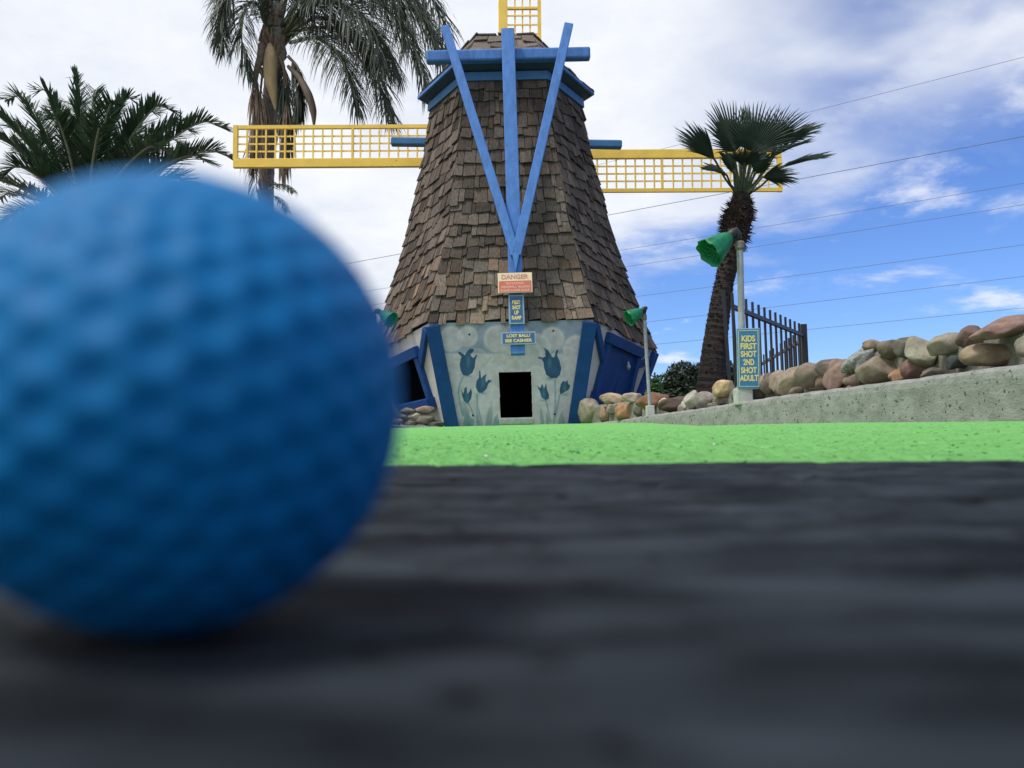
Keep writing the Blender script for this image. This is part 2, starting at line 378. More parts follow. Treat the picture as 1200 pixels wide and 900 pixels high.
# tower body
mb = MB(); V = []; F = []
for z, s in zip(PZ, PS):
    for k in range(6): V.append(vtx(k, s-.02, z))
for i in range(len(PZ)-1):
    for k in range(6): F.append((i*6+k, i*6+(k+1) % 6, (i+1)*6+(k+1) % 6, (i+1)*6+k))
mb.add(V, F); mb.out('tower_body', M_dark, WM)
# lower walls
ZB, SB, ZT, ST = -.04, 1.155, 1.025, 1.487
wn = {}
for k in range(6):
    p0, p1, p2 = vtx(k, SB, ZB), vtx(k+1, SB, ZB), (vtx(k, ST, ZT)+vtx(k+1, ST, ZT))/2
    n = (p1-p0).cross(p2-p0).normalized(); wn[k] = (p0, n)
sl_ = lambda z: SB+(ST-SB)*(z-ZB)/(ZT-ZB)
for k in range(1, 6):
    m_ = MB(); g_ = 10
    m_.add([fpt(k, i/g_, sl_(ZB+(ZT-ZB)*j/g_), ZB+(ZT-ZB)*j/g_) for j in range(g_+1) for i in range(g_+1)], [(j*(g_+1)+i, j*(g_+1)+i+1, (j+1)*(g_+1)+i+1, (j+1)*(g_+1)+i) for j in range(g_) for i in range(g_)])
    m_.out('wall', M_plast, WM)
# front wall with mural and opening
p0, n0 = wn[0]
dTL, dTR, dBL, dBR = [hit(x, y, p0, n0) for x, y in ((584.5, 436.5), (622.5, 435), (586.5, 489.5), (624, 488.5))]
nu, nv = 300, 210
us = np.linspace(0, 1, nu); zs = np.linspace(ZB, ZT, nv)
pts = np.array([[list(fpt(0, u, sl_(z), z)) for u in us] for z in zs]).reshape(-1, 3)
px, py = projn(pts); qx = (px-520)*6.667; qy = (py-370)*6.667
base = np.array([.65, .54, .65]); colr = np.tile(base, (len(px), 1))
def blend(c, mask): 
    global colr
    mask = np.clip(mask, 0, 1)[:, None]; colr = colr*(1-mask)+np.array(c)*mask
nz = fbm(qx/90, qy/90, 4, 2)
circ = [(60, 180, 95), (185, 160, 78), (420, 180, 105), (560, 190, 120), (720, 260, 120), (850, 180, 90), (1040, 260, 105), (640, 300, 130), (250, 360, 110), (90, 470, 120), (380, 470, 100), (960, 380, 140), (720, 480, 90), (480, 420, 140), (900, 600, 120), (330, 640, 120)]
sd_ = np.full(len(px), 1e9)
for cx_, cy_, r_ in circ[:8]: sd_ = np.minimum(sd_, np.hypot(qx-cx_, qy-cy_)-r_)
sd_ = np.minimum(sd_, 300-qy+nz*0)
skyc = np.clip(sd_/14+nz*.3, 0, 1)
blend((.25, .31, .50), skyc*.72)
for cx_, cy_, r_ in circ:
    d = np.hypot(qx-cx_, qy-cy_)-r_
    rim = np.clip(1-np.abs(d+10)/12, 0, 1)*np.clip((cy_+r_*.35-qy)/40, 0, 1)
    blend((.80, .72, .80), rim*.35)
    blend((.50, .46, .56), np.clip(1-np.abs(d-10)/14, 0, 1)*np.clip((cy_-qy)/40, 0, 1)*(1-skyc)*.35)
def inpoly(poly):
    ins = np.zeros(len(qx), bool); n = len(poly)
    for i in range(n):
        x1, y1 = poly[i]; x2, y2 = poly[(i+1) % n]
        if y1 == y2: continue
        c = ((y1 > qy) != (y2 > qy)) & (qx < (x2-x1)*(qy-y1)/(y2-y1)+x1); ins ^= c
    return ins.astype(float)
def stroke(pl, wd):
    d = np.full(len(qx), 1e9)
    for (x1, y1), (x2, y2) in zip(pl[:-1], pl[1:]):
        tq = np.clip(((qx-x1)*(x2-x1)+(qy-y1)*(y2-y1))/((x2-x1)**2+(y2-y1)**2), 0, 1)
        d = np.minimum(d, np.hypot(qx-x1-tq*(x2-x1), qy-y1-tq*(y2-y1)))
    return np.clip((wd-d)/5+.5, 0, 1)
gb = [[(130, 700), (160, 800), (150, 870), (215, 870), (200, 740), (170, 690)], [(380, 640), (350, 720), (320, 870), (375, 870), (385, 760)], [(420, 760), (395, 800), (380, 870), (440, 870)], [(250, 700), (275, 800), (300, 870), (255, 870)],
      [(755, 690), (750, 800), (760, 870), (790, 870), (775, 760)], [(930, 730), (900, 800), (890, 870), (950, 870)], [(800, 740), (820, 800), (830, 870), (800, 870)], [(170, 740), (240, 820), (235, 870), (180, 870)]]
for pl in gb: blend((.17, .27, .34), inpoly(pl)*np.clip((qy-620)/260, .15, .8))
for pl in ([(150, 480), (125, 530), (115, 600), (130, 700), (150, 780)], [(260, 610), (262, 700), (300, 850)], [(195, 690), (215, 730), (240, 790)], [(870, 500), (872, 700), (860, 850)], [(800, 665), (820, 760), (835, 830)], [(905, 620), (890, 700), (872, 790)]):
    blend((.24, .33, .42), stroke(pl, 7)*.8)
tul = [[(108, 290), (125, 282), (150, 295), (165, 310), (180, 280), (205, 258), (232, 258), (235, 275), (210, 300), (215, 320), (235, 330), (250, 305), (262, 308), (248, 350), (243, 400), (225, 445), (190, 470), (150, 465), (128, 420), (125, 370), (138, 320)],
       [(278, 422), (288, 440), (292, 490), (310, 470), (335, 455), (325, 490), (330, 520), (350, 500), (380, 508), (350, 530), (335, 570), (300, 605), (270, 600), (250, 560), (255, 510), (275, 480)],
       [(135, 580), (155, 610), (162, 565), (178, 555), (188, 610), (200, 590), (212, 565), (222, 600), (215, 650), (190, 682), (160, 670), (145, 630)],
       [(780, 248), (815, 270), (850, 325), (865, 320), (880, 270), (898, 262), (885, 310), (905, 350), (918, 410), (910, 460), (880, 490), (840, 490), (800, 460), (785, 410), (778, 360), (765, 340), (735, 332), (740, 322), (775, 325), (795, 320), (792, 280)],
       [(728, 545), (755, 565), (768, 530), (785, 570), (800, 525), (808, 580), (825, 620), (820, 650), (795, 660), (765, 640), (750, 590)],
       [(935, 505), (950, 520), (970, 500), (970, 530), (990, 545), (975, 580), (940, 600), (910, 615), (905, 580), (915, 535)]]
for pl in tul:
    cxp = sum(p[0] for p in pl)/len(pl); cyp = sum(p[1] for p in pl)/len(pl)
    blend((.035, .095, .23), inpoly(pl))
    blend((.10, .23, .34), inpoly(pl)*np.exp(-((qx-cxp)/14)**2-((qy-cyp-15)/45)**2)*.7)
    blend((.16, .30, .33), np.exp(-((qx-cxp)/28)**2-((qy-max(p[1] for p in pl)-2)/9)**2)*.8*(1-inpoly(pl)))
for cx_, cy_ in ((200, 147), (855, 118), (228, 780), (868, 770)): blend((.03, .03, .03), (np.hypot(qx-cx_, qy-cy_) < 9).astype(float))
blend((.25, .28, .27), np.clip((qy-790)/80, 0, .5)*nz)
# cut the opening out of the grid
gx, gz = pts[:, 0].reshape(nv, nu), pts[:, 2].reshape(nv, nu)
cxm = (gx[:-1, :-1]+gx[1:, 1:])/2; czm = (gz[:-1, :-1]+gz[1:, 1:])/2
tz = np.clip((czm-dBL.z)/(dTL.z-dBL.z), 0, 1)
inside = (czm > dBL.z) & (czm < dTL.z) & (cxm > dBL.x+(dTL.x-dBL.x)*tz) & (cxm < dBR.x+(dTR.x-dBR.x)*tz)
idx = np.arange(nu*nv).reshape(nv, nu); F4 = np.stack([idx[:-1, :-1], idx[:-1, 1:], idx[1:, 1:], idx[1:, :-1]], -1)[~inside]
fw = build('mural_wall', pts, F4.tolist(), M_mural, WM, cols=colr)
fw['label'] = 'painted front wall with grey clouds and six blue tulips'
# tunnel behind the opening, its trim and sill
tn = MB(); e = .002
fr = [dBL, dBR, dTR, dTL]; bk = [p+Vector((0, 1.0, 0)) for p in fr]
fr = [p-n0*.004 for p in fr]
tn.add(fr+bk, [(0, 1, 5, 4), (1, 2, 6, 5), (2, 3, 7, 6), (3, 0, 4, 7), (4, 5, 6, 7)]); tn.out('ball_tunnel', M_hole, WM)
q = MB(); s0, s1 = hit(585.5, 494, p0, n0), hit(625, 493, p0, n0)
q.beam(s0-n0*.01, s1-n0*.01, .05, .022, n0); q.out('door_sill', M_conc2, WM, bevel=.003)
# corner posts on every wall
def wallpt(k, u, z, off=0): return fpt(k, u, sl_(z), z)+wn[k][1]*off
POSTW = .125
def cpost(k, right, name='corner_post', th=.06, w=POSTW):
    m_ = MB(); A = []
    for z in (ZB, ZT-.02):
        s = sl_(z); d = (w/2-(.03 if k in (0, 3) else 0))/s; A.append(fpt(k, 1-d if right else d, s, z)-wn[k][1]*.003)
    m_.beam(A[0], A[1], w, th, wn[k][1]); m_.out(name, M_royal, WM, bevel=.004)
cpost(0, False); cpost(0, True); cpost(3, False); cpost(3, True)
cpost(1, True, w=.09); cpost(5, False, w=.09)
for k in (2, 4): cpost(k, False, w=.10); cpost(k, True, w=.10)
# side openings: frame, panel, braces
for k, sg, nm in ((1, 1, 'doorway'), (5, -1, 'window_opening'), (2, 1, 'doorway'), (4, -1, 'window_opening')):
    nn = wn[k][1]
    def U(u): return u if sg > 0 else 1-u
    za, zb_ = .36, .93
    if k in (5, 4): za, zb_ = .34, .84
    c = [wallpt(k, U(.175), za), wallpt(k, U(.80), za), wallpt(k, U(.72), zb_), wallpt(k, U(.235), zb_)]
    dn = nn*.012
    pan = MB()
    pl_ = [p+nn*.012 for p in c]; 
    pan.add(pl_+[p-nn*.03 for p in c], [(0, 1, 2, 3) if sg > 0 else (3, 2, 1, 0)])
    pan.out('door_panel' if k in (1, 2) else 'window_dark_panel', M_royal if k in (1, 2) else M_hole, WM)  # window's dark inside is painted: a flat black sheet on the wall
    for (a, b_), nme, w_, t_ in (((3, 2), 'frame_head', .10, .060), ((0, 3), 'frame_jamb', .08, .045), ((1, 2), 'frame_jamb', .08, .045), ((0, 1), 'frame_sill', .10, .09)):
        m_ = MB(); A, B = c[a], c[b_]; d = (B-A).normalized()
        ex = d*(.06 if nme != 'frame_jamb' else -.05)
        m_.beam(A-ex, B+ex, w_, t_, nn); m_.out(nme, M_royal, WM, bevel=.004)
    for (A, B) in ((wallpt(k, U(.02), ZT-.04), wallpt(k, U(.225), .68)), (wallpt(k, U(.985), .93), wallpt(k, U(.775), .80))):
        m_ = MB(); m_.beam(A, B, .07, .04, nn); m_.out('brace', M_royal, WM, bevel=.004)
    if k == 1:
        m_ = MB(); A = c[0].lerp(c[3], .02)*.45+c[1].lerp(c[2], .02)*.55; B = c[3]*.45+c[2]*.55
        m_.beam(A+nn*.006, B+nn*.006, .012, .012, nn); m_.out('door_batten', M_royal, WM)
        bp_ = wallpt(1, .57, .74)+nn*.05
        m_ = MB(); m_.tube([bp_+Vector((0, 0, .05)), bp_+Vector((0, 0, .02)), bp_, bp_-Vector((0, 0, .035))], [.010, .012, .024, .010], 10); m_.out('lamp_bulb', M_galv, WM, smooth=True)
# shingles
shl = []
def shingles(k, zlo, zhi, prf, nrm_up, exp0, wmin, wmax, ztop_clip, tintf, lst, n=0):
    zz = zlo; row = 0
    while zz < zhi:
        ex = exp0*(random.uniform(.85, 1.2))
        u = -random.random()*.02
        while u < 1.0:
            s = prf(zz); wd = random.uniform(wmin, wmax)*(.8 if random.random() < .3 else 1)
            u2 = min(u+wd/s, 1.004)
            if 1.0-u2 < .035: u2 = 1.004
            jz = random.gauss(0, .16)*ex*(1.0 if random.random() < .5 else .25)
            z0 = max(zz+jz, zlo-.035) if row else zz+random.uniform(-.02, .03); z1 = min(zz+ex*1.45, ztop_clip)
            if z1-z0 > .03:
                tn_ = tintf(zz, row)
                s0, s1 = prf(z0), prf(z1); fn = nrm_up(zz)
                gp = .006/s
                b0, b1 = random.uniform(.028, .042), random.uniform(.016, .030)
                cur = random.uniform(-.004, .010)
                a, b_, c, d = (fpt(k, u+gp/2, s0, z0), fpt(k, u2-gp/2, s0, z0), fpt(k, u2-gp/2, s1, z1), fpt(k, u+gp/2, s1, z1))
                sk = random.gauss(0, .006); a.z += sk; b_.z -= sk
                lift = .020+random.uniform(0, .014)+max(cur, 0)
                th = .014
                Vq = [a+fn*(lift-th), b_+fn*(lift-th), c+fn*.0, d+fn*.0, a+fn*lift, b_+fn*(lift+random.uniform(-.003, .003)), c+fn*.006, d+fn*.006]
                Fq = [(3, 2, 1, 0), (4, 5, 6, 7), (0, 1, 5, 4), (1, 2, 6, 5), (2, 3, 7, 6), (3, 0, 4, 7)]
                area = (u2-u)*s*ex; vis = {0: 1.0, 1: .42, 5: .42}.get(k, 0)
                lst.append((area*vis, Vq, Fq, tn_))
            u = u2
        zz += ex*random.uniform(.9, 1.0); row += 1
def tint_t(z, row):
    v = random.choice([.55, .7, .8, .9, .95, 1.05, 1.15, 1.3])*random.uniform(.85, 1.1)
    if z < 1.55 and random.random() < .4: v *= 1.35
    if z > 2.9: v *= .8
    warm = random.uniform(-.02, .05)+(.10 if (z < 1.6 and random.random() < .35) else 0)
    return (v*(1+warm), v, v*(1-warm*.9))
def upn(z):
    return None
for k in range(6):
    fn_h = fnorm(k)
    def nrm(z, fn_h=fn_h):
        ds = (prof(z+.05)-prof(z-.05))/.1*C3
        return (fn_h+Vector((0, 0, -ds))).normalized()
    shingles(k, 1.015, 3.49, prof, nrm, .135, .035, .15, 3.53, tint_t, shl)
shl.sort(key=lambda a: -a[0])
for a in shl[:300]: build('shingle', a[1], a[2], M_sh, WM, cols=[a[3]]*8)
m_ = MB()
for a in shl[300:]: m_.add(a[1], a[2], a[3])
build('shingle_courses', m_.v, m_.f, M_sh, WM, cols=m_.c, kind='stuff')
# trim band under the eave, soffit, fascia
def hexring(z0, z1, s0, s1, name, mt, ins=.03, bev=.003, parent=WM):
    for k in range(6):
        A, B, Cc, D = vtx(k, s0, z0), vtx(k+1, s0, z0), vtx(k+1, s1, z1), vtx(k, s1, z1)
        ia, ib, ic, id_ = vtx(k, s0-ins, z0), vtx(k+1, s0-ins, z0), vtx(k+1, s1-ins, z1), vtx(k, s1-ins, z1)
        m = MB(); m.add([A, B, Cc, D, ia, ib, ic, id_], [(0, 1, 2, 3), (7, 6, 5, 4), (0, 4, 5, 1), (3, 2, 6, 7), (1, 5, 6, 2), (0, 3, 7, 4)])
        m.out(name, mt, parent, bevel=0)
hexring(3.508, 3.595, .845, .838, 'trim_board', M_dblue)
EZ = 3.65; ES = .955
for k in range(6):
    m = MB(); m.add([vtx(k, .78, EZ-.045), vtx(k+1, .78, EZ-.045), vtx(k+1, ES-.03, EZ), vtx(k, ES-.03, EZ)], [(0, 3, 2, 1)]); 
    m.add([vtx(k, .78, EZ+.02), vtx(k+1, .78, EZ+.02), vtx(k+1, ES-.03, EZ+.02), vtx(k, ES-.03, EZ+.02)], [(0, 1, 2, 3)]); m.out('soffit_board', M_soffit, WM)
hexring(EZ-.006, EZ+.022, ES, ES, 'fascia_board', M_blue, ins=.028)
# cap
cz = [3.665, 3.85, 4.06]; cs = [.945, .70, .56]
capf = lambda z: float(np.interp(z, cz, cs))
V = [vtx(k, capf(z)-.02, z) for z in cz for k in range(6)]+[(CX, Yc, 4.10)]
F = [(i*6+k, i*6+(k+1) % 6, (i+1)*6+(k+1) % 6, (i+1)*6+k) for i in range(2) for k in range(6)]+[(12+k, 12+(k+1) % 6, 18) for k in range(6)]
capo = build('cap_roof', V, F, M_dark, WM)
cl = []
def capn(k):
    def f(z):
        ds = (capf(z+.03)-capf(z-.03))/.06*C3
        return (fnorm(k)+Vector((0, 0, -ds))).normalized()
    return f
for k in range(6):
    shingles(k, 3.675, 4.0, capf, capn(k), .12, .12, .26, 4.08, lambda z, r: (lambda v: (v, v, v*.98))(random.uniform(1.1, 1.8)), cl)
for k in range(6):
    for j in range(3):
        u = (j+.15)/3; a = fpt(k, u, .58, 4.07+random.uniform(0, .03)); b_ = fpt(k, u+.3, .58, 4.07+random.uniform(0, .03)); c = fpt(k, u+.3, .28, 4.10+random.uniform(0, .03)); d = fpt(k, u, .28, 4.10)
        up = Vector((0, 0, .016)); cl.append((1, [a, b_, c, d, a+up, b_+up, c+up, d+up], [(3, 2, 1, 0), (4, 5, 6, 7), (0, 1, 5, 4), (1, 2, 6, 5), (2, 3, 7, 6), (3, 0, 4, 7)], (.9, .9, .9)))
for a in cl: build('roof_shingle', a[1], a[2], M_sh, capo, cols=[a[3]]*8)
# front timbers
FN = Vector((0, -1, 0))
def bar(name, a, b_, wd, th, mt, yoff=0, lab=None, n=FN):
    m = MB(); m.beam(a, b_, wd, th, n); o = m.out(name, mt, WM, bevel=.006)
    if lab: o['label'] = lab
YT, YB = 7.64, 7.10
bar('vertical_beam', P(595, 38, YT), P(607, 417, YB), .125, .07, M_blue)
ctr = P(595, 38, YT), P(607, 417, YB)
cdir = (ctr[1]-ctr[0]).normalized(); cn = (FN-cdir*FN.dot(cdir)).normalized()
def onplane(px_, py_, off): return hit(px_, py_, ctr[0]+cn*off, cn)
bar('diagonal_beam', onplane(521.5, 33, .072), onplane(604, 300, .072), .085, .045, M_blue, n=cn, lab='left arm of the blue V')
bar('diagonal_beam', onplane(666.5, 30, .074), onplane(605, 300, .074), .085, .045, M_blue, n=cn, lab='right arm of the blue V')
tri = [onplane(x, y, .119) for x, y in ((597, 282), (611.5, 282), (604.5, 318))]; tb = [p-cn*.046 for p in tri]
m = MB(); m.add(tri+tb, [(0, 2, 1), (3, 4, 5), (0, 1, 4, 3), (1, 2, 5, 4), (2, 0, 3, 5)]); m.out('beam_joint', M_blue, WM, bevel=.003)
hL, hR = P(499, 65, 7.66), P(692, 60.5, 7.66)
m = MB(); m.beam(hL-Vector((0, 0, .0)), hR, .115, .10, FN); hb = m.out('cross_beam', M_blue, WM, bevel=.018)
hb.location.y += .10
# back beam, axle
m = MB(); m.beam(P(459, 168, 9.62), P(728, 171.5, 9.62), .10, .10, FN); m.out('cross_beam', M_dblue, WM, bevel=.02)
HUB = P(592, 186, 10.0); HUB.x = CX
m = MB(); m.tube([(CX, 9.2, HUB.z), (CX, 10.12, HUB.z)], .06, 12); m.out('axle', M_iron, WM)
m = MB(); m.tube([(CX, 9.93, HUB.z), (CX, 10.10, HUB.z)], .13, 16); m.out('hub', M_yel, WM, bevel=.01)
# sails
for q_ in range(4):
    rotm = Matrix.Rotation(radians(-1.0)*-1 + q_*pi/2, 3, 'Y')   # about the axle
    aa = rotm @ Vector((-1, 0, 0)); bb = rotm @ Vector((0, 0, 1))
    def S(a, b_, y=0): return HUB+aa*a+bb*b_+Vector((0, y, 0))
    LEN = 3.44
    yv = Vector((0, 1, 0))
    m = MB(); m.box(S(LEN/2+.03, -.045), aa*(LEN/2-.03), yv*.03, bb*.057)
    sp_ = m.out('sail', M_yel, WM, bevel=.006)
    def piece(nm, a0, a1, b0_, b1_, y0, y1):
        m = MB(); m.box(S((a0+a1)/2, (b0_+b1_)/2, (y0+y1)/2), aa*(a1-a0)/2, yv*(y1-y0)/2, bb*(b1_-b0_)/2); return m.out(nm, M_yel, sp_)
    A0 = .62; TOP = .44
    piece('sail_rail', A0, LEN-.053, TOP-.045, TOP, -.022, .020)
    piece('end_bar', LEN-.050, LEN+.004, .0135, TOP+.002, -.026, .024)
    piece('end_bar', A0-.052, A0-.002, .0135, TOP+.002, -.026, .024)
    piece('mid_bar', 1.93, 1.957, .014, TOP-.047, -.024, .018)
    for i in range(1, 4):
        bz = .012+i*(TOP-.045-.012)/4; piece('lattice_slat', A0, LEN-.052, bz-.010, bz+.010, -.008, .001)
    na = int((LEN-.05-A0)/.119)
    for i in range(1, na+1):
        az = LEN-.05-i*.119
        if abs(az-1.943) < .05 or az < A0+.03: continue
        piece('lattice_slat', az-.010, az+.010, .014, TOP-.046, -.017, -.0085)

# ------------------------------------------------------------------ signs
def text(body, size, c, r, u, mt, parent, wfit=None, bold=.02, name='lettering'):
    cu = bpy.data.curves.new(name, 'FONT'); cu.body = body; cu.size = size; cu.align_x = 'CENTER'; cu.align_y = 'CENTER'; cu.offset = size*bold; cu.extrude = .0008
    ob = bpy.data.objects.new('tmp', cu); COL.objects.link(ob); bpy.context.view_layer.update()
    me = bpy.data.meshes.new_from_object(ob.evaluated_get(bpy.context.evaluated_depsgraph_get())); COL.objects.unlink(ob)
    n = len(me.vertices); co = np.zeros(n*3); me.vertices.foreach_get('co', co); co = co.reshape(-1, 3)
    Fp = [tuple(p.vertices) for p in me.polygons]
    w0 = co[:, 0].max()-co[:, 0].min(); cxx = (co[:, 0].max()+co[:, 0].min())/2; cyy = (co[:, 1].max()+co[:, 1].min())/2
    k = (wfit/w0) if wfit else 1
    r, u = Vector(r), Vector(u); nn = r.cross(u)
    V = [Vector(c)+r*((a[0]-cxx)*k)+u*(a[1]-cyy)+nn*(a[2]) for a in co]
    return build(name, V, Fp, mt, parent)
def signframe(pc, wpx, hpx, d, tilt=0, up=Vector((0, 0, 1))):
    k = d/FPX; a = radians(tilt); r = Vector((cos(a), 0, sin(a))); n = -(r.cross(up)).normalized() if False else None
    return k
def board(name, label, cat, c, r, u, w_, h_, th, mface, mrim=None, rim=.01, backup=.0):
    """c centre of the front face"""
    nn = r.cross(u)                    # toward the viewer
    T = thing(name, label, cat, c-nn*th-u*h_/2)
    m = MB(); m.box(c-nn*th/2, r*w_/2, u*h_/2, nn*th/2); m.out('board', mrim or mface, T, bevel=.002)
    if mrim:
        m = MB(); m.box(c+nn*.0012, r*(w_/2-rim), u*(h_/2-rim), nn*.0012); m.out('face', mface, T)
    return T, nn
r0 = Vector((1, 0, 0)); u0 = -cdir; r0 = (r0-u0*r0.dot(u0)).normalized()
# DANGER
c = onplane(603.6, 331.2, .135); k = c.y/FPX*1.03
T, nn = board('warning_sign', 'small rectangular red and cream DANGER sign, topmost of the three signs on the windmill', 'sign', c, r0, u0, 39.5*k, 24.2*k, .008, M_cream, None)
m = MB(); m.box(c-u0*4.6*k+nn*.001, r0*18.6*k, u0*6.8*k, nn*.0012); m.out('red_panel', M_red, T)
text('DANGER', 7.6*k, c+u0*7.2*k+nn*.0012, r0, u0, M_letr, T, 31*k, .03)
for i, (s_, w_) in enumerate((('ROTATING', 20), ('WINDMILL  BLADES', 33), ('PLEASE STAND CLEAR', 33))):
    text(s_, 3.6*k, c-u0*(1.0+i*4.2)*k+nn*.0025, r0, u0, M_letp, T, w_*k, .03)
# BEST SHOT UP RAMP
c = onplane(605.2, 362.5, .095); k = c.y/FPX*1.03
T, nn = board('direction_sign', 'narrow upright blue sign reading BEST SHOT UP RAMP on the windmill beam', 'sign', c, r0, u0, 18*k, 35*k, .012, M_signnavy, M_signrim, 1.9*k)
for s_, dy, w_ in (('BEST', 8.4, 9.2), ('SHOT', 2.2, 9.2), ('UP', -4.0, 5), ('RAMP', -10.2, 11)):
    text(s_, 6.2*k, c+u0*dy*k+nn*.003, r0, u0, M_lety, T, w_*k, .035)
# LOST BALL
c = onplane(607.7, 396.2, .10); k = c.y/FPX*1.03
T, nn = board('notice_sign', 'wide blue notice reading LOST BALL? SEE CASHIER above the tunnel opening', 'sign', c, r0, u0, 39.5*k, 15*k, .014, M_signnavy, M_signrim, 1.6*k)
text('LOST BALL?', 5.0*k, c+u0*2.9*k+nn*.003, r0, u0, M_lety, T, 27*k, .03)
text('SEE CASHIER', 5.0*k, c-u0*2.9*k+nn*.003, r0, u0, M_lety, T, 31*k, .03)

# ------------------------------------------------------------------ lamps
def lamp(label, base, top, prad, neck, mouth_dir, ln, mr_, blk, group='green shaded garden lamps'):
    """base/top: pole ends; neck: point where the shade starts"""
    T = thing('garden_lamp', label, 'lamp', base, group)
    m = MB(); m.tube([base, top], prad, 12); m.out('pole', M_galv, T, smooth=False)
    m = MB(); d = (top-base).normalized(); m.tube([top-d*.03, top-d*.02, top+d*.012, top+d*.02], [prad*1.05, prad*1.45, prad*1.45, prad*1.1], 12); m.out('collar', M_collar, T)
    m = MB(); m.box(base+Vector((0, 0, blk[1]/2-.03)), (blk[0]/2, 0, 0), (0, blk[0]/2, 0), (0, 0, blk[1]/2)); m.out('base_block', M_conc2, T, bevel=.006)
    md = Vector(mouth_dir).normalized()
    m = MB(); back = neck-md*ln*.28
    m.tube([top+d*.015, top+d*.02+(back-top)*.5, back, back+md*ln*.1, neck+md*ln*.12], [prad*.8, prad*1.2, mr_*.30, mr_*.33, mr_*.30], 12); m.out('holder', M_neck, T, smooth=True)
    # shade: flared thin bell with a wavy rim and pleats
    x = md.cross(Vector((0, 0, 1))).normalized(); y = md.cross(x)
    V = []; F = []; seg = 40; rows = 9
    for j in range(rows):
        t = j/(rows-1); r = mr_*(.30+.70*t**.72)
        for i in range(seg):
            a = 2*pi*i/seg; wv = 1+.035*t*sin(a*9+1)+.02*t*sin(a*14)
            ax = ln*t+(.03*ln*sin(a*7) if j == rows-1 else 0)
            V.append(neck+md*ax+(x*cos(a)+y*sin(a))*r*wv)
    for j in range(rows-1):
        for i in range(seg): F.append((j*seg+i, j*seg+(i+1) % seg, (j+1)*seg+(i+1) % seg, (j+1)*seg+i))
    o = build('lamp_shade', V, F, M_shade, T, smooth=True); sm = o.modifiers.new('solid', 'SOLIDIFY'); sm.thickness = .0025
    # crinkled inner lattice across the mouth
    m = MB(); cc = neck+md*ln*.86
    for i in range(10):
        a = 2*pi*i/10; rr = mr_*.86
        m.tube([cc+(x*cos(a)+y*sin(a))*rr, cc+md*ln*.05*sin(i*2.1)+(x*cos(a+.5)+y*sin(a+.5))*rr*.55, cc-md*ln*.12+(x*cos(a+1.2)+y*sin(a+1.2))*rr*.12], .0022, 5)
    m.out('inner_mesh', M_shade, T)
    return T
Yl = 4.35
lamp('large green shaded garden lamp on the grey pole behind the blue KIDS sign', P(871, 468, Yl), P(867, 287, Yl), .018,
     P(855, 277, Yl-.01), (-.76, -.22, -.60), .165, .086, (.085, .09))
lamp('small green shaded lamp on a thin pole beside the right wall of the windmill', P(762, 484, 5.98), P(755, 371, 5.98), .013,
     P(752, 364, 5.96), (-.82, -.24, -.48), .125, .062, (.06, .085))
lamp('green shaded lamp mostly hidden behind the blue ball, left of the windmill', P(436, 484, 6.3), P(438, 371, 6.3), .013,
     P(446, 366.5, 6.28), (.70, -.36, -.50), .125, .066, (.06, .085))
# KIDS sign
c = P(877.3, 420.2, Yl-.05); k = c.y/FPX
a = radians(-1.2); r_ = Vector((cos(a), -.10, sin(a))).normalized(); u_ = Vector((-sin(a), 0, cos(a))); u_ = (u_-r_*u_.dot(r_)).normalized()
T, nn = board('rules_sign', 'tall blue sign with cream lettering KIDS FIRST SHOT 2ND SHOT ADULT on the lamp pole', 'sign', c, r_, u_, 27.2*k, 72*k, .004, M_signblue, M_signrim, 1.4*k)
for a_, b_, w_, h_ in ((0, 33, 22.6, .8), (0, -33, 22.6, .8), (-11.2, 0, .8, 66), (11.2, 0, .8, 66)):
    m = MB(); m.box(c+r_*a_*k+u_*b_*k+nn*.003, r_*w_/2*k, u_*h_/2*k, nn*.0006); m.out('border_line', M_signcream, T)
for s_, dy, w_ in (('KIDS', 23.6, 15.5), ('FIRST', 14.6, 18.5), ('SHOT', 5.4, 18), ('2ND', -4.2, 12.5), ('SHOT', -13.8, 18), ('ADULT', -23, 21)):
    text(s_, 9.6*k, c+u_*dy*k+nn*.003, r_, u_, M_lety, T, w_*k, .035)
m = MB(); m.box(c-nn*.022+u_*20*k, r_*.010, u_*.012, nn*.018); m.box(c-nn*.022-u_*20*k, r_*.010, u_*.012, nn*.018); m.out('bracket', M_galv, T)

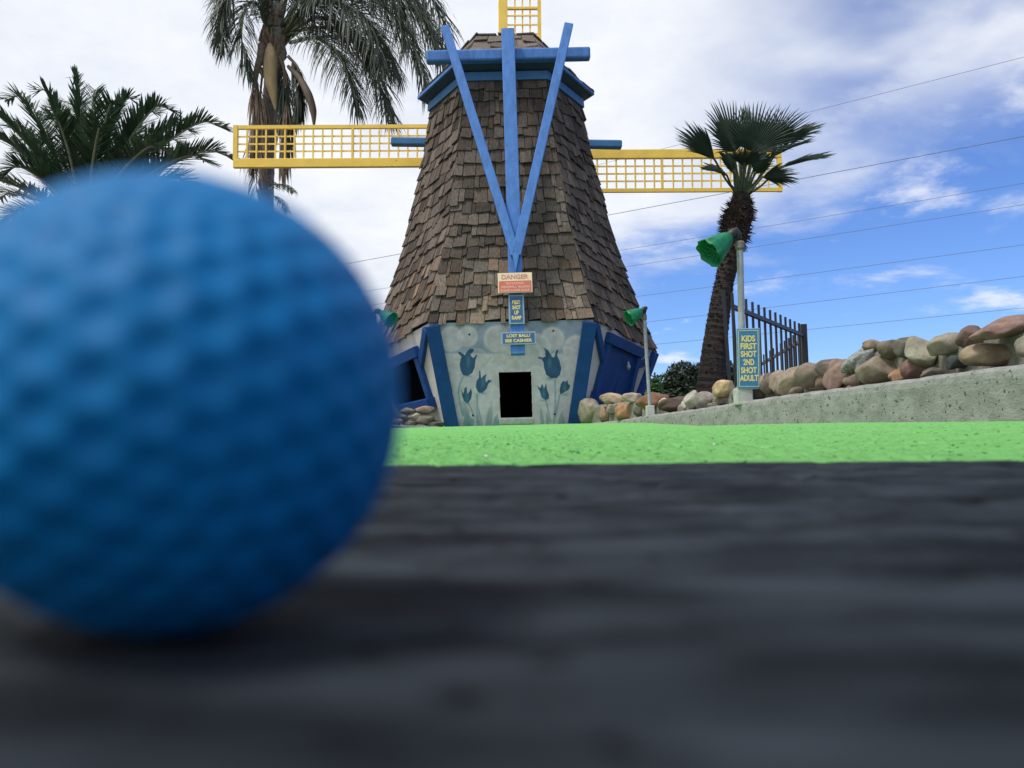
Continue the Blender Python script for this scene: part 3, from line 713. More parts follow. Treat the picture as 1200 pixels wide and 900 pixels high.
# ------------------------------------------------------------------ stone walls
curbx = [640, 690, 753, 820, 900, 1000, 1200, 1300]; curbY = [7.6, 7.42, 6.35, 5.15, 4.25, 3.45, 2.42, 2.2]
def cy(px_): return float(np.interp(px_, curbx, curbY))
def stone(parent, px_, py_, rx, ry, rot_, col, Yd=None, ang=0.0, mt=None, seed=0, lab=None):
    Yd = (Yd or cy(px_)); c = P(px_, py_, Yd); k = Yd/FPX
    a = radians(rot_)-ROLL; rw, rh = rx*k*1.10, ry*k*1.10; rd = min(max(rh*1.15, rw*.6), .13)
    bm = bmesh.new(); bmesh.ops.create_icosphere(bm, subdivisions=4, radius=1)
    V = np.array([v.co[:] for v in bm.verts]); Fc = [tuple(v.index for v in f.verts) for f in bm.faces]; bm.free()
    e = .86 if ang < .5 else .68
    V = np.sign(V)*np.abs(V)**e
    o1 = seed*3.7
    nse = (vn(V[:, 0]*1.3+o1, V[:, 2]*1.3+V[:, 1]*1.1, seed)-.5)*.38+(vn(V[:, 0]*3+o1, V[:, 2]*3+V[:, 1]*2.6, seed+3)-.5)*(.10+ang*.12)+(vn(V[:, 0]*9+o1, V[:, 2]*9+V[:, 1]*8, seed+5)-.5)*.035
    V = V*(1+nse[:, None])
    rs = np.random.default_rng(seed+11)
    for q_ in range(9 if ang < .5 else 14):
        nn_ = rs.normal(size=3); nn_ /= np.linalg.norm(nn_); tt_ = rs.uniform(.74, .95) if ang < .5 else rs.uniform(.62, .85)
        dd_ = V @ nn_-tt_; V = V-np.clip(dd_, 0, None)[:, None]*nn_[None, :]*.85
    V = V*(1.04+(vn(V[:, 0]*14+o1, V[:, 2]*14+V[:, 1]*12, seed+7)-.5)[:, None]*.03)
    x, y, z = V[:, 0]*rw, V[:, 1]*rd, V[:, 2]*rh
    X2 = x*cos(a)-z*sin(a); Z2 = x*sin(a)+z*cos(a)
    W = np.stack([X2, y+rd*.3, Z2], 1)+np.array(c)
    cn_ = fbm(V[:, 0]*1.6+o1, V[:, 2]*1.6+V[:, 1], 4, seed)
    cc = (np.array(col)*.72+np.array((.25, .21, .165))*.28*(sum(col)/.62))[None, :]*(.65+.65*cn_[:, None])*np.array([1+.06*sin(seed), 1, 1-.06*sin(seed)])
    o = build('stone', W, Fc, mt or M_stone, parent, smooth=True, cols=cc)
    if lab: o['label'] = lab
ORN = (.42, .21, .10)
SW = thing('stone_wall', 'low wall of mortared multicoloured river stones behind the kerb on the right', 'stone wall', P(980, 480, cy(980)))
st = [(1182, 383, 33, 10, 12, (.30, .18, .155), 'long mauve brown capstone'), (1232, 376, 26, 12, 5, (.28, .2, .17)), (1141, 395, 14, 13, 10, (.19, .125, .125)), (1168, 415, 33, 14, 6, (.36, .28, .19), 'big tan boulder at the right edge'),
      (1225, 405, 26, 14, 0, (.3, .26, .2)), (1124, 424, 14, 8.5, 4, (.07, .08, .09), 'blackish slate block'), (1112, 404, 20, 12, 8, (.36, .32, .25)), (1084, 413, 17, 18, -25, (.33, .34, .28), 'pale grey angular stone'),
      (1064, 407, 13, 11, 20, (.14, .145, .135)), (1044, 409, 12, 10, 5, (.20, .175, .14)), (1072, 432, 14, 12, -10, (.33, .17, .15)), (1056, 441, 10, 8, 30, ORN), (1037, 434, 24, 15, 5, (.32, .26, .19)), (1010, 443, 18, 10, 12, (.25, .19, .165)),
      (1012, 420, 21, 10, 38, (.5, .5, .47), 'speckled grey granite block'), (1024, 405, 11, 6, 0, (.28, .215, .16)), (984, 438, 11, 19, -22, (.33, .195, .16)), (994, 447, 6, 6, 0, (.42, .2, .17)), (972, 431, 14, 10, 15, (.21, .155, .13)),
      (953, 441, 15, 13, 15, (.24, .195, .155)), (930, 447, 14, 17, -35, (.32, .275, .215)), (914, 447, 9, 14, -15, (.31, .25, .22)), (902, 450, 8, 12, -12, (.17, .135, .115)), (940, 456, 13, 6, 10, (.31, .27, .21)), (957, 454, 8, 5, 10, (.36, .24, .2)),
      (889, 461, 12, 9, 0, (.16, .135, .115)), (895, 447, 5, 7, 0, (.45, .36, .3)), (849, 456, 13.5, 9, 5, (.56, .43, .24), 'yellow tan stone beside the sign'), (850, 469, 12, 5.5, 0, (.28, .24, .25)), (828, 469, 11, 9, 20, (.32, .27, .26)),
      (813, 468.5, 10, 8, 35, (.46, .42, .34)), (804, 473.5, 4, 5, 0, (.55, .5, .4)), (790, 474.5, 18, 8, 6, (.13, .09, .08), 'dark chocolate brown stone'), (766, 470, 19, 9, 6, (.32, .165, .10), 'rust brown stone behind the thin lamp pole'), (779, 473, 5, 6, 30, (.6, .52, .42)),
      (752, 482, 8, 6, 0, (.15, .135, .12)), (742, 466.5, 11, 5.5, 0, (.55, .40, .31)), (717, 467.5, 13.5, 6, -4, (.56, .40, .23), 'flat tan slab'), (733, 483.5, 12, 10, 10, (.50, .27, .13)), (709, 486, 7, 9, 10, (.40, .27, .20)), (690, 483, 13, 15, 10, (.42, .385, .32), 'rounded grey boulder at the windmill corner'),
      (720, 480, 10, 6, 0, (.3, .28, .22)), (870, 462, 10, 10, 0, (.24, .2, .17)), (1095, 438, 12, 7, 10, (.2, .18, .15)), (1148, 437, 12, 6, 8, (.2, .19, .17)), (1002, 455, 10, 5, 10, (.22, .17, .14)), (968, 448, 9, 8, 5, (.2, .15, .12)), (838, 476, 10, 5, 0, (.2, .18, .15))]
for i, s_ in enumerate(st):
    lab = s_[6] if len(s_) > 6 else None
    gran = lab and 'granite' in lab
    stone(SW, *s_[:6], ang=1.0 if (lab and ('angular' in lab or 'granite' in lab or 'slate' in lab)) else 0, mt=M_granite if gran else None, seed=i, lab=lab,
          Yd=cy(s_[0])+(.04 if s_[3] < 7 else 0))
# mortar core
tl = [(684, 478), (700, 474), (730, 470), (760, 470), (785, 474), (810, 472), (835, 464), (850, 456), (870, 460), (890, 454), (910, 446), (935, 442), (960, 436), (985, 430), (1005, 424), (1020, 410), (1050, 407), (1080, 404), (1110, 402), (1135, 396), (1155, 388), (1180, 387), (1215, 382), (1260, 378)]
V = []; F = []
for i, (a_, b_) in enumerate(tl):
    Yd = cy(a_)+.03; p = P(a_, b_+.5, Yd); sx = Vector((.8, .6, 0)).normalized()
    for q_ in ((0, -.02), (0, 1), (.02, 2), (.16, 2), (.2, -.02)):
        zz = p.z if q_[1] == 2 else (p.z-.02 if q_[1] == 1 else -.02)
        V.append((p.x+sx.x*q_[0], p.y+sx.y*q_[0], zz))
for i in range(len(tl)-1):
    for j in range(4): F.append((i*5+j, (i+1)*5+j, (i+1)*5+j+1, i*5+j+1)[::-1])
build('mortar', V, F, M_mortar, SW)
LW = thing('stone_wall', 'short run of flat stones under the left window of the windmill', 'stone wall', P(488, 498, 7.3))
for i, s_ in enumerate([(498, 480, 10.5, 4, 2, (.36, .235, .20)), (478, 481.5, 9, 3.5, -2, (.26, .215, .16)), (485, 488, 8, 4, 0, (.55, .48, .36)), (470, 490, 9, 5, 0, (.2, .19, .16)), (497, 491, 10, 6, 0, (.22, .22, .19)), (509, 497, 10, 4, 0, (.12, .13, .125)), (480, 496, 9, 4, 0, (.25, .24, .2)), (455, 484, 12, 7, 0, (.3, .25, .2)), (440, 488, 12, 9, 0, (.25, .2, .17)), (461, 494, 10, 5, 0, (.3, .26, .22))]):
    stone(LW, *s_, Yd=7.42 if s_[0] > 465 else 7.2, seed=60+i)

# ------------------------------------------------------------------ iron fence
FE = thing('iron_fence', 'black iron picket fence meeting at a corner post behind the stone wall', 'fence', P(940, 495, 9.5))
def fence(pa, pb, n, zt, zr, skip=0):
    pa, pb = Vector(pa), Vector(pb); d = (pb-pa)
    for i in range(n):
        c = pa+d*(i/(n-1)) if n > 1 else pa
        if i < skip: continue
        m = MB(); m.box((c.x, c.y, (zt+0)/2), (.010, 0, 0), (0, .010, 0), (0, 0, zt/2)); m.out('picket', M_iron, FE)
    for z_ in zr:
        m = MB(); u = d.normalized(); s_ = Vector((-u.y, u.x, 0)); m.box((pa+pb)/2+Vector((0, 0, z_)), u*(d.length/2), s_*.017, (0, 0, .019)); m.out('rail', M_iron, FE)
pc = P(941, 381, 9.5); pl2 = P(858, 348, 7.1); zt = pc.z
A = Vector((pc.x, pc.y, 0)); B = Vector((pl2.x, pl2.y, 0))
fence(A, B, 14, zt, (zt-.125, .25), skip=1)
m = MB(); m.box((A.x, A.y, (zt+.01)/2), (.035, 0, 0), (0, .035, 0), (0, 0, (zt+.01)/2)); m.out('corner_post', M_iron, FE, bevel=.004)
p2 = P(893, 425, 13.0); C_ = Vector((p2.x, 13.0, 0)); C_ = A+(C_-A)*1.5
zt2 = zt-.06
fence(A, C_, 17, zt2+.02, (zt2-.11, .25), skip=1)
lp0, lp1 = P(857, 470, 6.9), P(847, 340, 6.9)
m = MB(); m.beam(lp0-Vector((0, 0, .2)), lp1, .026, .02, FN); o = m.out('picket', M_iron, FE); o['label'] = 'leaning loose picket at the near end'
m = MB(); m.beam(P(866, 470, 7.0)-Vector((0, 0, .2)), P(857.5, 345, 7.0), .022, .02, FN); m.out('picket', M_iron, FE)

# ------------------------------------------------------------------ palms
def frond(name, parent, ctrl, N_, Ll, mt, mr_t, droop=.3, vang=.5, rr=.02, width=.022, plum=.0, start=.12, taper=.45, lab=None, seed=0, stiff=.6):
    rnd = random.Random(seed); C = bez(ctrl, 14); n = len(C)
    m = MB(); m.tube(C, [rr*(1-.85*i/(n-1)) for i in range(n)], 5)
    ra = m.out(name, mr_t, parent, smooth=True)
    if lab: ra['label'] = lab
    lens = [0]
    for i in range(1, n): lens.append(lens[-1]+(C[i]-C[i-1]).length)
    tot = lens[-1]; V = []; F = []
    dn = Vector((0, 0, -1))
    for i in range(N_):
        t = start+(1-start)*i/(N_-1); s_ = t*tot; j = max(0, min(n-2, int(np.searchsorted(lens, s_))-1)); f = (s_-lens[j])/(lens[j+1]-lens[j])
        p = C[j].lerp(C[j+1], min(max(f, 0), 1)); tg = (C[j+1]-C[j]).normalized()
        side = tg.cross(Vector((0, 0, 1)));
        if side.length < .05: side = Vector((1, 0, 0))
        side.normalize(); up = side.cross(tg).normalized()
        ll = Ll*(sin(pi*min(max(.12+.80*t, 0), 1))**.7+.08)*rnd.uniform(.85, 1.1)
        for sg in (-1, 1):
            va = vang+rnd.uniform(-plum, plum)
            d = (side*sg*cos(va)+up*sin(va)+tg*(stiff+.5*t)).normalized()
            d = (d+Vector((rnd.gauss(0, .06), rnd.gauss(0, .06), rnd.gauss(0, .06)))).normalized()
            w_ = width*rnd.uniform(.8, 1.15); wv = (d.cross(dn)); 
            if wv.length < .05: wv = tg.copy()
            wv.normalize(); wv = (wv+tg*.5*rnd.uniform(-1, 1)).normalized()
            p1 = p+d*ll*.35+dn*ll*droop*.10; p2 = p+d*ll*.70+dn*ll*droop*.42; p3 = p+d*ll*.92+dn*ll*droop*.98
            b = len(V)
            V += [p-wv*w_*.25, p+wv*w_*.25, p1-wv*w_*.5, p1+wv*w_*.5, p2-wv*w_*.38, p2+wv*w_*.38, p3]
            F += [(b, b+1, b+3, b+2), (b+2, b+3, b+5, b+4), (b+4, b+5, b+6)]
    build('leaflets', V, F, mt, ra, kind=None)
    return ra
def trunk(name, parent, pts, rads, mt, ringn=40, amp=.06, seg=16):
    C = bez(pts, max(4, ringn//(len(pts)-1))); n = len(C); R_ = np.interp(np.linspace(0, 1, n), np.linspace(0, 1, len(rads)), rads)
    R_ = [r*(1+amp*(1 if i % 2 else -1)*.5+random.uniform(-amp, amp)*.3) for i, r in enumerate(R_)]
    m = MB(); m.tube(C, R_, seg); return m.out(name, mt, parent, smooth=False)

# queen palm
QP = thing('queen_palm', 'tall feathery palm with drooping fronds and a hanging beige sheath, behind the left sail', 'palm tree', P(300, 520, 13.2))
bq = P(303, 560, 13.2); bq.z = -.05
trunk('trunk', QP, [bq, P(308, 380, 13.2), P(312, 220, 13.2), P(316, 140, 13.2), P(323, 60, 13.2), P(326, 5, 13.2)], [.16, .14, .125, .13, .155, .09], M_trunkg, 90, .05)
def PX(l): return [P(a, b_, c_) for a, b_, c_ in l]
qf = [([(335, 48, 13.1), (358, 34, 12.9), (400, 36, 12.6), (434, 70, 12.4), (458, 140, 12.3)], 1), ([(332, 38, 13.1), (385, -5, 12.8), (445, 5, 12.4), (484, 55, 12.2), (505, 112, 12.2)], 1),
      ([(330, 30, 13.1), (395, -50, 12.9), (470, -40, 12.6), (515, 15, 12.5), (530, 85, 12.5)], 1), ([(328, 30, 13.2), (350, -40, 13.6), (410, -60, 14.0), (460, -10, 14.3), (475, 50, 14.5)], 1),
      ([(336, 45, 13.2), (372, 5, 13.5), (420, 15, 13.9), (450, 50, 14.1), (470, 90, 14.2)], 1), ([(333, 40, 13.0), (362, 2, 12.4), (405, 5, 12.0), (435, 35, 11.8), (450, 80, 11.7)], 1),
      ([(318, 40, 13.1), (300, -8, 12.9), (278, -20, 12.7), (262, 15, 12.6), (262, 60, 12.6)], 0), ([(318, 45, 13.1), (303, 8, 12.8), (290, 5, 12.6), (283, 40, 12.5), (290, 85, 12.5)], 0),
      ([(320, 30, 13.3), (298, -40, 13.6), (270, -50, 13.9), (255, -10, 14.0), (258, 30, 14.0)], 0), ([(321, 25, 13.2), (310, -60, 13.0), (290, -90, 12.8), (262, -60, 12.6), (256, -10, 12.5)], 0),
      ([(325, 20, 13.2), (335, -80, 13.2), (370, -140, 13.0), (420, -150, 12.8), (465, -100, 12.8)], 1), ([(324, 20, 13.2), (318, -90, 13.4), (290, -160, 13.8), (240, -170, 14.2), (205, -120, 14.4)], 0),
      ([(325, 15, 13.2), (328, -100, 13.5), (345, -180, 14.0), (370, -200, 14.8), (390, -160, 15.4)], 1), ([(325, 15, 13.2), (322, -110, 12.7), (330, -180, 11.9), (345, -180, 11.2), (355, -120, 10.7)], 1),
      ([(340, 50, 13.0), (375, 45, 12.4), (400, 70, 12.1), (412, 100, 12.0), (418, 125, 12.0)], 1), ([(330, 30, 13.3), (372, -30, 13.9), (425, -30, 14.4), (468, 10, 14.8), (492, 60, 15.0)], 1)]
for i, (c_, s_) in enumerate(qf+[([(335, 40, 13.0), (390, -20, 12.7), (455, -15, 12.5), (500, 30, 12.4), (520, 75, 12.4)], 1), ([(332, 35, 13.2), (380, -40, 13.4), (440, -35, 13.4), (490, 5, 13.4), (515, 55, 13.4)], 1), ([(318, 38, 13.1), (296, -20, 13.0), (272, -25, 12.9), (258, 10, 12.9), (254, 50, 12.9)], 0), ([(334, 42, 13), (375, 20, 12.8), (415, 40, 12.7), (440, 75, 12.7)], 1)]):
    frond('frond', QP, PX(c_), 150 if s_ else 110, .62 if s_ else .48, M_frond, M_pet, droop=.5, vang=.1, plum=.8, rr=.035, width=.020, seed=i, stiff=.6)
# dead brown fronds
for i, c_ in enumerate([[(316, 58, 13.0), (305, 75, 12.9), (298, 120, 12.9), (294, 190, 12.9)], [(318, 60, 13.0), (308, 85, 12.9), (303, 150, 12.85), (300, 225, 12.85)], [(330, 70, 13.0), (336, 100, 12.9), (333, 150, 12.9), (330, 195, 12.9)]]):
    frond('dead_frond', QP, PX(c_), 60, .38, M_dead, M_dead, droop=1.2, vang=-.3, plum=.4, rr=.03, width=.03, seed=40+i, stiff=.9, start=.3, lab='dry brown hanging frond')
for i, c_ in enumerate([[(338, 66, 13.0), (350, 82, 12.9), (350, 110, 12.9), (344, 140, 12.9)], [(328, 66, 13.0), (333, 90, 12.9), (330, 120, 12.9), (327, 145, 12.9)]]):
    frond('dead_frond', QP, PX(c_), 90, .26, M_frond, M_dead, droop=1.3, vang=-.3, plum=.5, rr=.03, width=.03, seed=50+i, stiff=.9, lab='dark withered frond hugging the trunk')
frond('frond', QP, PX([(312, 222, 13.0), (322, 216, 12.9), (334, 217, 12.8), (344, 224, 12.7)]), 40, .2, M_frond, M_pet, droop=.5, vang=.1, plum=.4, rr=.012, width=.02, seed=77)
frond('frond', QP, PX([(310, 235, 13.0), (320, 230, 12.9), (330, 236, 12.8), (337, 248, 12.7)]), 40, .16, M_frond, M_pet, droop=.5, vang=.1, plum=.4, rr=.012, width=.02, seed=78)
def sheath(pts, rads, mt, lab):
    m = MB(); m.tube(bez(pts, 8), np.interp(np.linspace(0, 1, (len(pts)-1)*8+1), np.linspace(0, 1, len(rads)), rads), 10); o = m.out('flower_sheath', mt, QP, smooth=True); o['label'] = lab
sheath(PX([(316, 52, 12.85), (317, 66, 12.75), (317, 90, 12.72), (320, 108, 12.72), (323, 130, 12.74)]), [.03, .085, .11, .108, .09, .055, .012], M_spathe, 'pale beige boat shaped flower sheath')
sheath(PX([(306, 52, 12.85), (306, 66, 12.8), (300, 85, 12.78), (294, 120, 12.8)]), [.05, .07, .06, .03, .01], M_dead, 'old split sheath')
sheath(PX([(338, 78, 12.9), (351, 92, 12.7), (361, 110, 12.6), (367, 130, 12.6), (368, 150, 12.6)]), [.03, .05, .065, .055, .012], M_spathe2, 'dark curved hanging sheath')
m = MB()
for i in range(60):
    t = random.random(); a = random.uniform(0, 2*pi); c = P(317+8*t, 95-75*t, 13.2); r = .15+.05*t; d = Vector((cos(a), sin(a), 0))
    m.tube([c+d*r*.7, c+d*(r+.05)+Vector((0, 0, .12)), c+d*(r+.02)+Vector((0, 0, .3))], [.045, .03, .012], 5)
m.out('leaf_bases', M_dead, QP, kind='stuff')

# date palm
DP = thing('date_palm', 'dark stiff-fronded date palm rising behind the blue ball at the left', 'palm tree', P(100, 520, 11.5))
bd = P(100, 560, 11.5); bd.z = -.05; ct = P(100, 262, 11.5)
trunk('trunk', DP, [bd, P(100, 400, 11.5), ct], [.42, .36, .34], M_trunkd, 50, .10)
tips = [(88, 90, 0), (112, 106, .5), (45, 106, -.2), (8, 112, .3), (-35, 128, -.4), (156, 116, .2), (135, 122, -.6), (200, 124, -.3), (184, 132, .7), (224, 148, .5), (263, 144, -.2), (272, 180, .2), (246, 186, -.8), (12, 150, .6), (-20, 165, -.1),
        (-40, 215, .2), (5, 200, -.7), (28, 165, .8), (60, 130, .9), (100, 120, 1.2), (170, 160, 1.0), (60, 140, -1.0), (120, 150, -1.2), (190, 175, -1.2), (-10, 235, .9), (230, 215, 1.1), (140, 130, 1.6), (75, 120, 1.6), (215, 165, 1.5), (20, 180, 1.7), (0, 262, -.5)]
for i, (a_, b_, dz) in enumerate(tips):
    Yt = 11.5+dz; s0_ = P(100+(a_-100)*.12, 258, 11.5+dz*.1)
    m1 = P(100+(a_-100)*.42, 250+(b_-258)*.52, 11.5+dz*.45); m2 = P(100+(a_-100)*.80, 248+(b_-258)*.90, 11.5+dz*.8)
    tp = P(a_, b_, Yt)
    if abs(a_-100) > 90: tp = tp+Vector((0, 0, -.06))
    frond('frond', DP, [s0_, m1, m2, tp], 105, .44, M_date, M_rachis, droop=.06, vang=.30, plum=.35, rr=.028, width=.027, seed=100+i, stiff=.75, start=.15)

# fan palm
FP = thing('fan_palm', 'short fan palm with a leaning dark shaggy trunk behind the KIDS sign', 'palm tree', P(830, 495, 8.5))
bf = P(828, 500, 8.5); bf.z = -.03
trunk('trunk', FP, [bf, P(834, 440, 8.5), P(841, 380, 8.5), P(849, 330, 8.5), P(859, 290, 8.5), P(866, 255, 8.5), P(869, 225, 8.5)], [.165, .145, .118, .10, .11, .14, .085], M_trunkd, 100, .05)
m = MB()
for i in range(620):
    t = random.random()**.9; c = P(858+11*t, 292-62*t, 8.5); a = random.uniform(0, 2*pi); r = (.135+.035*sin(pi*min(t*1.05, 1)))*(1-.45*max(0, t-.75)/.25)
    d = Vector((cos(a), sin(a), 0)); p = c+d*r*.8; up = Vector((0, 0, 1)); ln = random.uniform(.03, .075); sdv = d.cross(up); w_ = random.uniform(.010, .024)
    tip = c+d*(r+random.uniform(.02, .06))+up*ln*random.choice([1, .6, -.5, -.9])
    m.add([p-sdv*w_, p+sdv*w_, p-up*.015-d*.01, tip], [(0, 1, 3), (1, 2, 3), (2, 0, 3)])
for i in range(500):
    t = random.random(); c = bez([P(834, 440, 8.5), P(841, 380, 8.5), P(849, 330, 8.5), P(859, 290, 8.5)], 1); f_ = min(t*(len(c)-1), len(c)-1.001); cc_ = c[int(f_)].lerp(c[int(f_)+1], f_-int(f_)); a = random.uniform(0, 2*pi); r = float(np.interp(t, [0, .35, .7, 1], [.140, .115, .10, .115]))
    d = Vector((cos(a), sin(a), 0)); up = Vector((0, 0, 1)); p = cc_+d*r*.85; sdv = d.cross(up)
    m.add([p-sdv*.03, p+sdv*.03, p+d*.035+up*.02], [(0, 1, 2)])
m.out('leaf_bases', M_boots, FP, kind='stuff')
crown = P(869, 232, 8.5)
def fan(hub, axis, normal, R_, span=80, nseg=34, seed=0, fold=.35, petr=.011, lift=None):
    rnd = random.Random(seed); axis = Vector(axis).normalized(); normal = Vector(normal); normal = (normal-axis*normal.dot(axis)).normalized(); sdv = axis.cross(normal)
    m = MB(); mid = crown.lerp(hub, .5)+(normal*-.03)
    st_ = crown+(hub-crown).normalized()*.02+Vector((rnd.uniform(-.03, .03), 0, 0))
    m.tube(bez([st_, mid, hub, hub+axis*R_*.1], 5), [petr*1.4]*5+[petr]*10+[petr*.6], 6)
    pe = m.out('fan_leaf', M_pet, FP, smooth=True)
    V = []; F = []; ring_ = []
    for i in range(nseg+1):
        th = radians(-span+2*span*i/nseg); d = axis*cos(th)+sdv*sin(th)
        cup = normal*(abs(sin(th))**1.5*.28*fold*2)
        ring_.append((d+cup).normalized())
    for i in range(nseg):
        th = radians(-span+2*span*(i+.5)/nseg); dm = (ring_[i]+ring_[i+1]).normalized(); ln = R_*(1-.30*(abs(th)/radians(span))**2)*rnd.uniform(.9, 1.06)
        rj = ln*.52; zf = normal*(.012 if i % 2 else -.012)
        hw = (ring_[i+1]-ring_[i])*.5
        b = len(V); dr = Vector((0, 0, -1))*ln*rnd.uniform(.0, .12)+normal*rnd.uniform(-.03, .03)*ln
        c1 = hub+dm*rj*.5; c2 = hub+dm*rj; c3 = hub+dm*ln*.8+dr*.4; c4 = hub+dm*ln+dr
        k1, k2, k3 = hw*rj*.5, hw*rj, hw*rj*.55
        V += [hub, c1-k1, c1+normal*.010, c1+k1, c2-k2*.96, c2+normal*.018, c2+k2*.96, c3-k3, c3+normal*.012, c3+k3, c4]
        F += [(b, b+1, b+2), (b, b+2, b+3), (b+1, b+4, b+5, b+2), (b+2, b+5, b+6, b+3), (b+4, b+7, b+8, b+5), (b+5, b+8, b+9, b+6), (b+7, b+10, b+8), (b+8, b+10, b+9)]
    build('blade', V, F, M_fan, pe)
k = 8.5/FPX
fans = [((838, 188, 8.3), (-.78, -.1, .70), (.66, .30, .70), 62, 36), ((861, 178, 8.35), (-.42, -.25, .9), (.35, -.85, .2), 66, 75), ((882, 178, 8.35), (.25, -.3, .9), (-.2, -.9, .2), 62, 80), ((900, 172, 8.4), (.62, -.1, .75), (-.3, -.85, .4), 60, 60),
        ((912, 198, 8.35), (.96, -.1, .22), (-.15, -.22, .95), 66, 40), ((893, 208, 8.3), (.95, -.3, -.12), (.1, .3, .9), 42, 50), ((852, 206, 8.3), (-.92, -.1, .30), (.2, -.5, .85), 36, 60), ((915, 170, 8.6), (.92, .1, .40), (-.38, .18, .9), 62, 32),
        ((888, 168, 8.8), (.45, .4, .9), (-.2, -.85, .3), 58, 55), ((872, 195, 8.15), (.05, -.75, .5), (.1, -.5, .8), 40, 70), ((875, 166, 8.5), (.05, .05, 1), (.7, -.7, 0), 48, 50), ((860, 203, 8.4), (-.55, -.35, .6), (.2, -.75, .6), 34, 60), ((884, 204, 8.4), (.5, -.4, .6), (-.2, -.75, .6), 34, 60), ((902, 186, 8.5), (.9, .1, .45), (-.35, -.35, .85), 60, 45)]
for i, (h_, ax, nm_, R_, sp2) in enumerate(fans): fan(P(*h_), ax, nm_, R_*k, sp2, seed=i, fold=.5)
for i in range(9):
    a = random.uniform(-1, 1); m = MB(); tp = P(872+20*a, 180, 8.5+random.uniform(-.2, .2)); m.tube(bez([crown-Vector((0, 0, .05)), crown.lerp(tp, .5), tp], 5), [.016]*5+[.012]*6, 6); m.out('leaf_stalk', M_pet, FP, smooth=True)

# ------------------------------------------------------------------ shrubs
def shrub(name, label, blobs, n, lf, seed, tint=(1, 1, 1)):
    rnd = random.Random(seed); c0 = blobs[0][0]
    T = thing(name, label, 'shrub', (c0[0], c0[1], -.05))
    V = []; F = []; Cc = []
    vol = [r[0]*r[2] for c, r in blobs]; tot = sum(vol)
    for (c, r), vv in zip(blobs, vol):
        cl_ = [(Vector((rnd.gauss(0, 1), rnd.gauss(0, 1), rnd.gauss(0, 1))).normalized(), rnd.uniform(.6, 1.4)) for _ in range(30)]
        for i in range(int(n*vv/tot)):
            d = Vector((rnd.gauss(0, 1), rnd.gauss(0, 1), rnd.gauss(0, 1))).normalized()
            bump_ = max(d.dot(q_[0])**12 for q_ in cl_)
            rr = (rnd.random()**.35)*(.82+.26*bump_)
            p = Vector((c[0]+d.x*r[0]*rr, c[1]+d.y*r[1]*rr, c[2]+d.z*r[2]*rr))
            if p.z < 0: continue
            a = Vector((rnd.gauss(0, 1), rnd.gauss(0, 1), rnd.gauss(0, 1))).normalized(); b_ = a.orthogonal().normalized(); s_ = lf*rnd.uniform(.6, 1.3)
            k_ = len(V); V += [p-a*s_, p+b_*s_*.45, p+a*s_, p-b_*s_*.45]; F.append((k_, k_+1, k_+2, k_+3))
            v = rnd.uniform(.6, 1.5); Cc += [(v*tint[0], v*tint[1], v*tint[2])]*4
    build('foliage', V, F, M_leaf, T, cols=Cc)
    m = MB()
    for (c, r) in blobs[:4]:
        m.tube([(c[0], c[1], -.05), (c[0]+.05, c[1], c[2]*.5), (c[0], c[1], c[2])], [.07, .05, .02], 7)
    m.out('stems', M_bark, T)
YS = 17.0
def B(px_, py_, rx, ry, Yd=YS): c = P(px_, py_, Yd); k_ = Yd/FPX; return (tuple(c), (rx*k_*1.1, rx*k_*.8, ry*k_*1.15))
shrub('dark_shrub', 'dense dark green shrub beyond the stones, left of the leaning palm trunk', [B(800, 462, 24, 34), B(790, 470, 24, 30), B(818, 462, 20, 32), B(812, 478, 34, 26), B(785, 488, 26, 24)], 16000, .055, 1)
shrub('dark_shrub', 'dense dark shrub between the leaning palm trunk and the blue KIDS sign', [B(848, 462, 22, 34), B(866, 464, 18, 34), B(852, 480, 30, 26), B(876, 474, 10, 28)], 12000, .055, 2)
shrub('bright_shrub', 'small lighter green bush at the windmill corner, behind the thin lamp', [B(768, 472, 10, 28, 14), B(764, 480, 12, 20, 14)], 2600, .05, 3, (2.2, 3.0, 1.6))

# ------------------------------------------------------------------ power lines
wl = [((1200, 66), (928, 136), 'topmost overhead power cable, crossing above the fan palm'), ((1200, 159), (700, 254), 'second overhead cable from the top, passing behind the fan palm crown'), ((1200, 214), (800, 281), 'third overhead cable from the top at the right, under the thick cloud'),
      ((1200, 239), (800, 302), 'fourth overhead cable from the top, close below the third'), ((1200, 286), (800, 340), 'fifth overhead cable from the top, in the blue sky at mid height'), ((1200, 323), (800, 372), 'sixth overhead cable from the top, just above the iron fence'),
      ((1200, 360), (800, 400), 'lowest overhead power cable, nearest the stone wall')]
for i, (a_, b_, lab) in enumerate(wl):
    p, q_ = P(*a_, 38), P(*b_, 44); d = q_-p
    e0, e1 = p-d*2.5, q_+d*2.2; pts_ = []
    for j in range(41):
        t = j/40; s_ = e0.lerp(e1, t); s_.z += ((t-.5)**2-.03)*1.2
        pts_.append(s_)
    m = MB(); m.tube(pts_, .011 if i != 1 else .016, 5)
    tag(m.out('power_line', M_wire, None), lab, 'power line', 'overhead power lines')

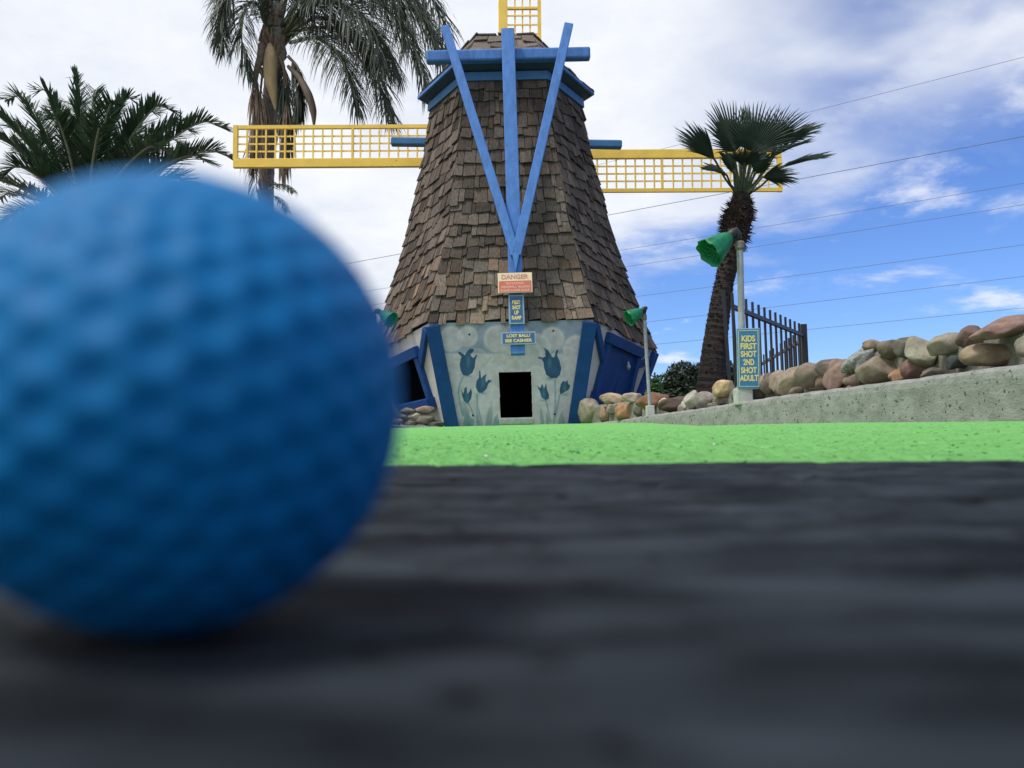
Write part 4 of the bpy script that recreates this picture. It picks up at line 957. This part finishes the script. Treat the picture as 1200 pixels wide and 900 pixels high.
# ------------------------------------------------------------------ litter on the carpet
def onturf(px_, py_):
    for Yd in np.geomspace(.5, 7.4, 400):
        p = P(px_, py_, Yd)
        if p.z <= float(turf_z(p.x, p.y))+.002: return p
    return P(px_, py_, .8)
lit = [(568, 524, 5, 'curled tan dry leaf on the green near the mat', 'leaf', 0), (580, 515, 5, 'thin brown leaf sliver on the green below the door', 'leaf', 0), (570, 536, 4, 'small chalky white pebble on the green', 'pebble', 1), (837, 522, 3, 'pale crumb on the green right of centre', 'pebble', 1),
       (978, 540, 8, 'curved brown leaf at the mat edge on the right', 'leaf', 0), (642, 505, 3, 'tiny brown leaf far up the green', 'leaf', 0), (472, 538, 4, 'reddish brown leaf bit beside the blue ball', 'leaf', 0), (772, 528, 3, 'dark brown leaf bit on the middle of the green', 'leaf', 0), (781, 540, 3, 'straw coloured fleck at the mat edge', 'leaf', 0),
       (1190, 491, 5, 'rusty dry leaf against the kerb at the right edge', 'leaf', 0), (1130, 494, 4, 'small rusty leaf against the kerb', 'leaf', 0), (595, 517, 3, 'pale leaf tip on the green beneath the tunnel', 'leaf', 0)]
for i, (a_, b_, w_, lab, cat, kd_) in enumerate(lit):
    p = onturf(a_, b_); k_ = p.y/FPX*w_
    p.z = float(turf_z(p.x, p.y))+.0025
    if kd_:
        bm = bmesh.new(); bmesh.ops.create_icosphere(bm, subdivisions=2, radius=k_*.5); V = [v.co*(1+.25*random.uniform(-1, 1))+p+Vector((0, 0, k_*.1)) for v in bm.verts]; Fq = [tuple(v.index for v in f.verts) for f in bm.faces]; bm.free()
        o = build('pebble', V, Fq, M_white)
    else:
        V = []; Fq = []; a = random.uniform(-.4, .4)
        for j in range(7):
            t = j/6; wv = sin(pi*t)*.22*k_+.0003; z_ = .25*k_*sin(pi*t)+.0008
            for s_ in (-1, 0, 1):
                x_ = (t-.5)*k_; y_ = s_*wv; V.append((p.x+x_*cos(a)-y_*sin(a), p.y+x_*sin(a)+y_*cos(a), p.z+z_+(abs(s_)*wv*.8)))
        for j in range(6):
            for s_ in (0, 1): Fq.append((j*3+s_, (j+1)*3+s_, (j+1)*3+s_+1, j*3+s_+1))
        o = build('fallen_leaf', V, Fq, M_litter)
    tag(o, lab, cat, 'litter on the green')
